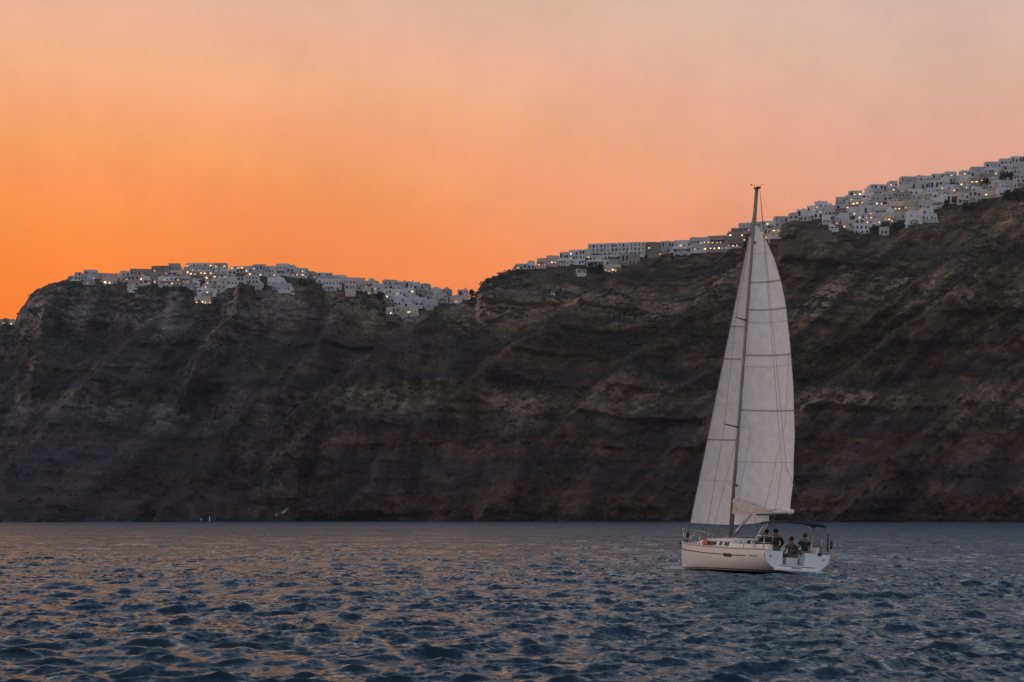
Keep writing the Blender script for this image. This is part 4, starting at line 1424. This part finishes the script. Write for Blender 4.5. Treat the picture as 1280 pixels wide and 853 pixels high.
mb = MB(); mb.box(-.26, .38, .55, .95, .44, .78); mb.build('helm_seat', M['gel'], boat)
mb = MB(); mb.box(.46, 1.15, .15, .55, .44, .98); mb.build('helm_seat', M['gel'], boat)

mb = MB()
rows = []
cw = interp([(4.2, 1.22), (6, 1.18), (7.5, 1.02), (8.8, .74), (9.8, .38), (10.1, .25)])
ch = interp([(4.2, .50), (5.5, .50), (7.5, .40), (9.2, .22), (10.1, .02)])
yy = np.linspace(4.2, 10.1, 22)
for y in yy:
    b, h, z = float(cw(y)), float(ch(y)), float(sheer(y))
    rows.append([(-b - .10, y, z - .02), (-b, y, z + h * .75), (-b * .86, y, z + h * .97), (-b * .4, y, z + h * 1.1), (0, y, z + h * 1.14), (b * .4, y, z + h * 1.1), (b * .86, y, z + h * .97), (b, y, z + h * .75), (b + .10, y, z - .02)])
mb.grid(rows)
mb.add(rows[0], [tuple(range(9))])
roof = mb.build('coachroof', M['gel'], boat)
for sgn in (-1, 1):
    for (ya, yb) in ((4.55, 5.05), (5.3, 5.62), (5.95, 6.9), (7.2, 8.1)):
        rr_ = []
        for y in np.linspace(ya, yb, 5):
            b, h, z = float(cw(y)), float(ch(y)), float(sheer(y))
            rr_.append([(sgn * (b + .10 - .10 * t / .75 + .012), y, z + h * t) for t in (.24, .62)])
        mb = MB(); mb.grid(rr_); mb.build('cabin_window', M['glass'], roof)
for (y, w) in ((5.0, .34), (7.8, .25)):
    z = float(sheer(y)) + float(ch(y)) * 1.12
    mb = MB(); mb.box(-w, w, y - .28, y + .28, z - .02, z + .05); mb.build('deck_hatch', M['glass'], roof)
mb = MB()
mb.box(-.42, .42, 4.16, 4.195, 1.10, 1.58)
mb.build('companionway', M['dark'], roof)
for sgn in (-1, 1):
    for y in (3.4, 2.2):
        mb = MB(); mb.tube([(sgn * 1.25, y, 1.34), (sgn * 1.25, y, 1.40), (sgn * 1.25, y, 1.47), (sgn * 1.25, y, 1.50)], [.10, .07, .085, .09], 12); mb.build('winch', M['steel'], boat)
    mb = MB(); mb.tube([(sgn * .95, y, float(sheer(y)) + float(ch(y)) * 1.02 + .06) for y in np.linspace(5.0, 8.4, 8)], .02, 6); mb.build('grab_rail', M['wood'], boat)

# guard rails
def rail_pt(y, side, h=0.0, inset=.05):
    return (side * max(.0, float(half_b(y)) - inset), y, float(sheer(y)) + h)


for side in (-1, 1):
    for y in (1.9, 3.5, 5.1, 6.7, 8.2, 9.6):
        mb = MB(); mb.tube([rail_pt(y, side), rail_pt(y, side, .62)], [.020, .016], 6); mb.build('stanchion', M['steel'], boat)
    for h in (.32, .61):
        pts = []
        for y in np.linspace(.9, 10.7, 30):
            sag = .012 * math.sin(y * 1.96)
            pts.append(rail_pt(y, side, h - abs(sag)))
        mb = MB(); mb.tube(pts, .009, 5); mb.build('lifeline', M['wire'], boat)
    mb = MB()
    mb.tube([rail_pt(.9, side, .0), rail_pt(.9, side, .58), rail_pt(.75, side, .66), rail_pt(.15, side, .66), (side * 1.6, .06, 1.72), (side * 1.35, .05, 1.72), (side * 1.32, .05, 1.08)], .021, 7)
    mb.tube([rail_pt(.9, side, .33), rail_pt(.15, side, .33), (side * 1.34, .05, 1.40)], .016, 6)
    mb.tube([rail_pt(.12, side, .0), rail_pt(.12, side, .66)], .021, 6)
    mb.build('pushpit', M['steel'], boat)
mb = MB()
mb.tube([rail_pt(10.7, -1, .0), rail_pt(10.72, -1, .62), (-.40, 11.5, 2.12), (-.16, 12.02, 2.18), (.16, 12.02, 2.18), (.40, 11.5, 2.12), rail_pt(10.72, 1, .62), rail_pt(10.7, 1, .0)], .022, 7)
mb.tube([(-.30, 11.55, 1.48), (-.30, 11.55, 2.12)], .018, 6)
mb.tube([(.30, 11.55, 1.48), (.30, 11.55, 2.12)], .018, 6)
mb.tube([rail_pt(10.72, -1, .33), (-.34, 11.5, 1.80), (-.2, 11.9, 1.84)], .014, 6)
mb.tube([rail_pt(10.72, 1, .33), (.34, 11.5, 1.80), (.2, 11.9, 1.84)], .014, 6)
mb.build('pulpit', M['steel'], boat)
mb = MB()
mb.tube([(0, 11.6, 1.52), (0, 12.15, 1.50), (0, 12.30, 1.34)], [.05, .05, .04], 6)
mb.tube([(-.16, 12.22, 1.50), (0, 12.36, 1.28), (.16, 12.22, 1.50)], [.03, .06, .03], 6)
mb.build('bow_anchor', M['dark'], boat)

# mast, boom, spreaders
MY, MZ0, MZ1 = 6.8, 1.55, 19.72
RAKE = math.tan(R(1.6))


def mast_pt(z, dy=0.0):
    return Vector((0, MY - RAKE * (z - MZ0) + dy, z))


mb = MB()
mb.tube([mast_pt(z) for z in (1.5, 6, 12, 17, 18.6, MZ1)], [.125, .125, .12, .115, .105, .085], 12, flat=.8)
mast = mb.build('mast', M['alu'], boat)
mb = MB(); mb.box(-.09, .09, MY - RAKE * 18 - .26, MY - RAKE * 18 + .18, MZ1 - .02, MZ1 + .06); mb.build('masthead', M['dark'], mast)
mb = MB()
q = mast_pt(MZ1 + .05)
mb.tube([q + Vector((-.05, .15, 0)), q + Vector((-.05, .15, .14)), q + Vector((-.20, .22, .15))], .014, 5)
mb.tube([q + Vector((-.24, .24, .11)), q + Vector((-.20, .22, .20))], .02, 5)
mb.build('wind_vane', M['dark'], mast)
mb = MB()
mb.tube([q + Vector((.05, -.25, 0)), q + Vector((.05, -.25, .08)), q + Vector((.20, -.30, .14))], .012, 5)
mb.build('antenna', M['dark'], mast)
SPR = ((7.4, 1.02), (12.9, .80))
for z, ln in SPR:
    for side in (-1, 1):
        a = mast_pt(z)
        mb = MB(); mb.tube([a, a + Vector((side * ln, -.36 * ln, .06))], [.05, .03], 6, flat=1.4); mb.build('spreader', M['alu'], mast)
for z in (4.4, 16.9):
    a = mast_pt(z, -.13)
    mb = MB(); mb.tube([a, a + Vector((0, -.12, .05)), a + Vector((0, -.14, -.10))], .03, 5); mb.build('fitting', M['dark'], mast)

ALPHA = R(11.0)


def aft(al):
    return Vector((math.sin(al), -math.cos(al), 0))


bz = 3.02
b0 = mast_pt(bz, -.12)
b1 = b0 + aft(ALPHA) * 4.38 + Vector((0, 0, .06))
mb = MB(); mb.tube([b0, b0 + (b1 - b0) * .5, b1], [.10, .105, .10], 10); boom = mb.build('boom', M['gel'], boat)
mb = MB(); mb.tube([b1 - (b1 - b0).normalized() * .02, b1 + (b1 - b0).normalized() * .16], [.13, .12], 10); mb.build('boom_end', M['gel'], boom)
mb = MB(); mb.tube([b0 + (b1 - b0) * .42 + Vector((0, 0, -.13)), b0 + (b1 - b0) * .94 + Vector((0, 0, -.13))], .05, 6); mb.build('sheet_track', M['dark'], boom)
v0, v1 = mast_pt(1.75, -.14), b0 + (b1 - b0) * .30 + Vector((0, 0, -.10))
mb = MB(); mb.tube([v0, v0 + (v1 - v0) * .62], .055, 8); mb.tube([v0 + (v1 - v0) * .6, v1], .038, 8); mb.build('boom_vang', M['steel'], boat)
mb = MB(); mb.tube([v0 + Vector((.05, -.1, -.05)), v1 + Vector((.05, -.12, -.02))], .020, 5); mb.build('vang_line', M['dark'], boat)

# sails
def sail_point(L, E, u, camber, nrm_dir):
    c = (E - L)
    return L + c * u + nrm_dir * (camber * c.length * (u ** .8) * (1 - u) * 3.4)


CH = interp([(0, 4.34), (.08, 4.36), (.25, 4.12), (.42, 3.68), (.58, 3.12), (.72, 2.55), (.80, 2.10), (.88, 1.50), (.95, .80), (1.0, .18)])
LZ0, LZ1 = 3.32, 17.75


def main_pt(v, u):
    z = LZ0 + (LZ1 - LZ0) * v
    L = mast_pt(z, -.13)
    al = ALPHA + R(8.0) * v
    d = aft(al)
    c = float(CH(v))
    E = L + d * c + Vector((0, 0, -.16 * (1 - v) - .05 * c * v))
    n = Vector((math.cos(al), math.sin(al), 0))
    p = sail_point(L, E, u, .085 + .03 * math.sin(math.pi * v), n)
    # pull lines fanning from the clew and slack near the luff
    wr = .016 * math.sin(26 * (v * 1.6 + u * .35)) * u * max(0, 1 - 2.2 * v) + .010 * math.sin(60 * v + 5 * u) * (1 - u) ** 2
    return p + n * wr


def sail_mesh(fn, nv, nu):
    mb = MB()
    mb.grid([[fn(i / nv, j / nu) for j in range(nu + 1)] for i in range(nv + 1)])
    return mb


main = sail_mesh(main_pt, 60, 20).build('mainsail', M['sail'], boat)


def seam_strip(fn, v, half, slope=0.0, u0=0.0, u1=1.0, out=.014, n=16):
    top, bot_ = [], []
    front, back_ = [], []
    for side, store in ((-1, front), (1, back_)):
        r = []
        for j in range(n + 1):
            u = u0 + (u1 - u0) * j / n
            vv = v + slope * (u - .5)
            a, b = fn(max(0, vv - half), u), fn(min(1, vv + half), u)
            nn = Vector((side * out, 0, 0))
            r.append([a + nn, b + nn])
        store += r
    mb = MB(); mb.grid(front); mb.grid(back_)
    return mb


# batten pockets (dark) and cloth seams (faint) up the mainsail
zpx = lambda py: ((CAM_Z + (HOR - py) / 24.35) - LZ0) / (LZ1 - LZ0)
for py, sl in ((350.5, .004), (385, .003), (442, .001), (511, .0)):
    seam_strip(main_pt, zpx(py), .0028, sl).build('batten', M['batten'], main)
thin = paint('seam_thread', (.54, .53, .53), .9, scale=8)
for py in (315, 401, 456, 575):
    seam_strip(main_pt, zpx(py), .0016, .004).build('seam', thin, main)
seam_mb = MB()
rows = []
for i in range(61):
    v = i / 60
    e = main_pt(v, 1.0)
    f = main_pt(v, 1.0 - .05 / max(.3, float(CH(v))))
    rows.append([e + Vector((-.012, 0, 0)), f + Vector((-.014, 0, 0))])
seam_mb.grid(rows)
seam_mb.build('leech_tape', thin, main)
# slack cloth gathered along the boom at the tack
mb = MB()
rows = []
for i in range(19):
    t = i / 18
    p = b0 + (b1 - b0) * (.02 + .72 * t)
    hgt = .12 + .62 * max(0, 1 - t * 1.25) ** 1.2
    r = []
    for j in range(9):
        a = j / 8
        wob = .04 * math.sin(5 * a + 9 * t)
        r.append(p + Vector((-.15 + wob * .6, 0, -.02 + hgt * a)) if j < 8 else p + Vector((-.02, 0, hgt + .02)))
    rows.append(r)
mb.grid(rows)
mb.build('sail_bag', M['cover'], boom)

TACK = Vector((0, 11.55, 2.42))
HEADG = mast_pt(17.3, .22)
CLEW = Vector((1.25, 5.15, 2.66))
STAY0, STAY1 = Vector((0, 11.80, 1.52)), mast_pt(18.55, .12)


def jib_pt(v, u):
    s = (STAY1 - STAY0)
    t0 = .058
    t1 = .928
    L = STAY0 + s * (t0 + (t1 - t0) * v)
    # leech hollow from clew to head
    hd = STAY0 + s * t1 + Vector((.03, -.10, 0))
    E = CLEW * (1 - v) + hd * v + Vector((.55 * math.sin(math.pi * v), -.10 * math.sin(math.pi * v), 0))
    c = (E - L)
    n = Vector((-c.y, c.x, 0))
    n = n.normalized() if n.length > 1e-5 else Vector((1, 0, 0))
    if n.x < 0:
        n = -n
    p = sail_point(L, E, u, .095, n)
    p.z -= .10 * (1 - v) ** 6 * math.sin(math.pi * u)
    return p


genoa = sail_mesh(jib_pt, 60, 18).build('genoa', M['jib'], boat)
for v in (.295, .578, .690):
    seam_strip(jib_pt, v, .0024, -.010, 0, .97).build('batten', M['batten'], genoa)
for v in (.15, .42, .82):
    seam_strip(jib_pt, v, .0014, -.01).build('seam', thin, genoa)

# standing and running rigging
def wire(name, pts, r=.011, mat='wire'):
    mb = MB(); mb.tube(pts, r, 5); return mb.build(name, M[mat], boat)


wire('forestay', [STAY0, STAY1], .02)
wire('furling_drum', [STAY0 + (STAY1 - STAY0) * .012, STAY0 + (STAY1 - STAY0) * .028], .10, 'dark')
for side in (-1, 1):
    tips = [mast_pt(z) + Vector((side * ln, -.36 * ln, .06)) for z, ln in SPR]
    cp = Vector((side * 1.72, 6.35, 1.2))
    wire('cap_shroud', [cp, tips[0], tips[1], mast_pt(18.5)], .011)
    wire('lower_shroud', [Vector((side * 1.5, 6.25, 1.2)), mast_pt(7.3)], .010)
    wire('backstay', [mast_pt(MZ1, -.3), Vector((side * .12, 1.75, 5.2)), Vector((side * 1.45, .12, 1.10))], .011)
wire('lazy_jack', [main_pt(.55, .97) + Vector((-.08, 0, 0)), main_pt(.3, .80) + Vector((-.10, 0, 0)), b0 + (b1 - b0) * .60 + Vector((-.16, 0, .05))], .008)
wire('lazy_jack', [mast_pt(8.6, -.1) + Vector((-.12, 0, 0)), main_pt(.27, .16) + Vector((-.08, 0, 0)), b0 + (b1 - b0) * .10 + Vector((-.16, 0, .1))], .008)
wire('genoa_sheet', [jib_pt(0, 1), Vector((1.35, 3.6, 1.5))], .014, 'navy')
wire('main_sheet', [b0 + (b1 - b0) * .75, Vector((.45, 4.1, 1.75))], .016, 'dark')

# bimini
def hoop(y, zt, wb=1.55, zb=1.45, n=16):
    pts = [(-wb, y * .4 + .85, zb)] if y == .75 else []
    for i in range(n + 1):
        a = math.pi * (1 - i / n)
        x = .12 + 1.42 * math.copysign(abs(math.cos(a)) ** .62, math.cos(a))
        pts.append((x, y, zt - .26 + .24 * abs(math.sin(a)) ** .6))
    pts.append((wb, y * .4 + .85, zb))
    return pts


for y in (.10, .75, 1.45):
    mb = MB(); mb.tube(hoop(y, 2.52), .018, 7); mb.build('bimini_bow', M['steel'], boat)
rows = []
for i in range(13):
    y = .05 + 1.45 * i / 12
    zt = 2.50 - .02 * math.cos(2 * math.pi * (y - .25) / 1.1)
    r = []
    for j in range(21):
        a = math.pi * (1 - (j / 20)) * .88 + math.pi * .06
        x = .12 + 1.45 * math.copysign(abs(math.cos(a)) ** .62, math.cos(a))
        r.append((x, y, zt - .225 + .24 * abs(math.sin(a)) ** .6))
    rows.append(r)
mb = MB(); mb.grid(rows); mb.grid([[(p[0], p[1], p[2] - .015) for p in r] for r in rows])
bim = mb.build('bimini_canopy', M['navy'], boat)
mb = MB()
mb.grid([[(p[0] * 1.005, p[1], p[2] + .005) for p in rows[0]], [(p[0] * 1.005, p[1] - .01, p[2] - .06) for p in rows[0]]])
mb.build('valance', M['navy'], bim)
mb = MB(); mb.tube([(-1.48, 1.75, 1.20), (-1.34, 1.35, 1.95), (-1.15, 1.15, 2.38)], .028, 7); mb.build('bimini_strut', M['gel'], boat)

# steering wheels and pedestals
for sx in (-.75, .78):
    mb = MB()
    mb.tube([(sx, 1.42, .44), (sx, 1.42, 1.10), (sx, 1.38, 1.28)], [.11, .09, .10], 8)
    ped = mb.build('helm_pedestal', M['gel'], boat)
    mb = MB()
    ring = [(sx + .42 * math.cos(2 * math.pi * i / 24), 1.30, 1.12 + .42 * math.sin(2 * math.pi * i / 24)) for i in range(25)]
    mb.tube(ring, .02, 6, caps=False)
    for i in range(5):
        a = 2 * math.pi * i / 5 + .3
        mb.tube([(sx, 1.30, 1.12), (sx + .42 * math.cos(a), 1.30, 1.12 + .42 * math.sin(a))], .010, 5)
    mb.build('steering_wheel', M['steel'], ped)
# gear on the starboard quarter rail
mb = MB()
mb.tube([(1.66, .02, 1.20), (1.66, .02, 1.72), (1.66, .02, 2.05)], [.05, .045, .03], 7)
mb.tube([(1.80, -.04, 1.30), (1.83, -.05, 1.42), (1.83, -.05, 1.62), (1.78, -.04, 1.74)], [.03, .06, .06, .03], 7)
mb.build('rail_gear', M['dark'], boat)
mb = MB(); mb.box(1.10, 1.30, -.10, -.05, .95, 1.10); mb.build('rail_fitting', M['dark'], boat)

# bag on the side deck (a thing of its own)
p = BM @ Vector((-1.42, 6.75, float(sheer(6.75)) + .02))
bag = empty('deck_bag', p, (0, HEEL, BOAT[2]), label='small orange bag lying on the yacht side deck forward of the shrouds', category='bag')
mb = MB()
rows = []
for i in range(9):
    t = i / 8
    s = math.sin(math.pi * min(max(t, .06), .94)) ** .35
    rows.append([(.14 * s * math.cos(a) * (1 + .08 * math.sin(3 * a + i)), -.30 + .6 * t, .15 + .15 * s * math.sin(a)) for a in np.linspace(0, 2 * math.pi, 13)])
mb.grid(rows)
mb.build('body', M['orange'], bag)
mb = MB(); mb.tube([(0, -.12, .28), (0, -.06, .36), (0, .06, .36), (0, .12, .28)], .015, 5); mb.build('handle', M['dark'], bag)


# ------------------------------------------------------------------ people
def skin_obj(name, J, E, mat, parent, root, sub=2):
    names = list(J)
    idx = {n: i for i, n in enumerate(names)}
    me = bpy.data.meshes.new(name)
    me.from_pydata([J[n][0] for n in names], [(idx[a], idx[b]) for a, b in E], [])
    o = link(name, me, mat, parent)
    sk = o.modifiers.new('skin', 'SKIN')
    sk.use_smooth_shade = True
    for n in names:
        sv = me.skin_vertices[0].data[idx[n]]
        r = J[n][1]
        sv.radius = (r, r) if not isinstance(r, tuple) else r
        sv.use_root = (n == root)
    if sub:
        ss = o.modifiers.new('smooth', 'SUBSURF')
        ss.levels = sub
        ss.render_levels = sub
    return o


def person(loc, yaw, label, pose, top, bottom, hair, sleeves='short', hands=None, lean=0.0, head_turn=0.0, bulk=1.22):
    """facing +Y; origin at the feet (standing) or on the seat (sitting)"""
    w = BM @ Vector(loc)
    root = empty('person', w, (0, HEEL * .4, BOAT[2] + R(yaw)), label=label, category='person', group='people in the yacht cockpit')
    root.scale = (bulk, 1.12, 1.04)
    J, E = {}, []
    hz = .93 if pose == 'stand' else .12
    ln = lean

    def j(n, p, r, *con):
        J[n] = (Vector(p), r)
        for c in con:
            E.append((c, n))
    j('pelvis', (0, 0, hz), (.15, .115))
    j('waist', (0, ln * .2, hz + .18), (.135, .105), 'pelvis')
    j('chest', (0, ln * .45, hz + .36), (.155, .115), 'waist')
    j('upper', (0, ln * .6, hz + .48), (.13, .10), 'chest')
    j('neck', (0, ln * .68, hz + .57), .058, 'upper')
    hx, hy = math.sin(R(head_turn)) * -.03, math.cos(R(head_turn)) * .03
    j('jaw', (hx, ln * .72 + hy, hz + .66), .075, 'neck')
    j('skull', (hx * .4, ln * .74 + hy * .3, hz + .76), (.088, .098), 'jaw')
    j('top', (0, ln * .75, hz + .83), .055, 'skull')
    j('nose', (hx * 4.2, ln * .73 + hy * 4.2, hz + .70), .014, 'jaw')
    hands = hands or {}
    for s, nm in ((-1, 'l'), (1, 'r')):
        j('sho' + nm, (s * .185, ln * .58, hz + .48), .068, 'upper')
        el = hands.get(nm + 'e', (s * .27, .02 + ln * .5, hz + .22))
        wr = hands.get(nm + 'w', (s * .24, .20 + ln * .5, hz + .10))
        j('elb' + nm, el, .044, 'sho' + nm)
        j('wri' + nm, wr, .030, 'elb' + nm)
        dv = (Vector(wr) - Vector(el)).normalized()
        sd_ = dv.cross(Vector((0, 0, 1)))
        sd_ = sd_.normalized() if sd_.length > .1 else Vector((1, 0, 0))
        pal = Vector(wr) + dv * .075
        j('palm' + nm, pal, (.036, .020), 'wri' + nm)
        for f, (off, l_) in enumerate(((-.030, .060), (-.010, .072), (.010, .068), (.030, .052))):
            a = pal + sd_ * off + dv * .03
            j('k%d%s' % (f, nm), a, .010, 'palm' + nm)
            j('t%d%s' % (f, nm), a + dv * l_ + Vector((0, 0, -.02)), .008, 'k%d%s' % (f, nm))
        j('th%s' % nm, Vector(wr) + dv * .05 + sd_ * (-s) * .045, .011, 'wri' + nm)
        j('tt%s' % nm, Vector(wr) + dv * .10 + sd_ * (-s) * .06, .009, 'th' + nm)
        if pose == 'stand':
            j('hip' + nm, (s * .095, 0, hz - .06), .088, 'pelvis')
            j('kne' + nm, (s * .11, .03, .48), .058, 'hip' + nm)
            j('ank' + nm, (s * .12, -.01, .09), .040, 'kne' + nm)
            j('toe' + nm, (s * .14, .16, .035), .034, 'ank' + nm)
        else:
            j('hip' + nm, (s * .10, .06, hz - .02), .092, 'pelvis')
            j('kne' + nm, (s * .15, .44, .10), .062, 'hip' + nm)
            j('ank' + nm, (s * .15, .50, -.30), .042, 'kne' + nm)
            j('toe' + nm, (s * .17, .66, -.35), .034, 'ank' + nm)
    skin_obj('body', J, E, M['skin'], root, 'pelvis')
    # top
    T, TE = {}, []
    grow = .020
    keep = ['waist', 'chest', 'upper', 'shol', 'shor']
    if sleeves == 'long':
        keep += ['elbl', 'elbr', 'wril', 'wrir']
    for n in keep:
        p, r = J[n]
        T[n] = (p, tuple(q + grow for q in r) if isinstance(r, tuple) else r + grow)
    T['hem'] = (J['pelvis'][0] + Vector((0, 0, .02)), (.17, .135))
    TE = [('hem', 'waist'), ('waist', 'chest'), ('chest', 'upper'), ('upper', 'shol'), ('upper', 'shor')]
    for nm in 'lr':
        if sleeves == 'long':
            TE += [('sho' + nm, 'elb' + nm), ('elb' + nm, 'wri' + nm)]
        else:
            a, b = J['sho' + nm][0], J['elb' + nm][0]
            T['slv' + nm] = (a + (b - a) * .62, .072)
            TE.append(('sho' + nm, 'slv' + nm))
    skin_obj('jacket' if sleeves == 'long' else 'shirt', T, TE, M[top], root, 'hem')
    # trousers or shorts
    B = {'pelvis': (J['pelvis'][0] - Vector((0, 0, .0)), (.165, .13))}
    BE = []
    for nm in 'lr':
        B['hip' + nm] = (J['hip' + nm][0], J['hip' + nm][1] + .018)
        a, b = J['hip' + nm][0], J['kne' + nm][0]
        if pose == 'stand':
            B['kne' + nm] = (b, .085); B['ank' + nm] = (J['ank' + nm][0] + Vector((0, 0, .03)), .07)
            BE += [('pelvis', 'hip' + nm), ('hip' + nm, 'kne' + nm), ('kne' + nm, 'ank' + nm)]
        else:
            B['kne' + nm] = (a + (b - a) * .88, .088)
            BE += [('pelvis', 'hip' + nm), ('hip' + nm, 'kne' + nm)]
    skin_obj('trousers' if pose == 'stand' else 'shorts', B, BE, M[bottom], root, 'pelvis')
    mb = MB()
    c = J['skull'][0]
    mb.ellipsoid((c.x - hx * .9, c.y - hy * .9, c.z + .005), (.104, .116, .112), 14, 8, 0, -.55)
    mb.build('hair', M[hair], root)
    return root


person((-.38, 2.30, .26), 10, 'person in black jacket under the bimini, furthest forward beside the coachroof', 'stand', 'black', 'black', 'hair', 'long', bulk=1.4)
person((-.58, 1.05, .26), -20, 'person in dark brown jacket and khaki trousers standing on the port side', 'stand', 'brown', 'khaki', 'hair', 'long', bulk=1.36)
person((.10, .72, .78), 8, 'person in grey shirt seated with back turned at the transom opening', 'sit', 'pale', 'khaki', 'hair', 'short', lean=.02)
person((.62, .38, .98), 4, 'person in dark blue shirt and grey shorts seated at the starboard helm', 'sit', 'blue', 'greyc', 'hair2', 'short')

# ------------------------------------------------------------------ evening haze over the caldera
mb = MB()
mb.box(-2600, 2600, -60, 2400, -40, 420)
m = bpy.data.materials.new('evening_haze')
m.use_nodes = True
m.node_tree.nodes.clear()
vo = N(m.node_tree.nodes, 'ShaderNodeOutputMaterial')
pv = N(m.node_tree.nodes, 'ShaderNodeVolumePrincipled')
pv.inputs['Color'].default_value = (.86, .91, 1.0, 1)
pv.inputs['Density'].default_value = 0.000028
pv.inputs['Anisotropy'].default_value = 0.0
m.node_tree.links.new(pv.outputs[0], vo.inputs['Volume'])
mb.build('haze', m, None, kind='stuff', label='thin bluish evening haze over the water and cliffs', category='haze')
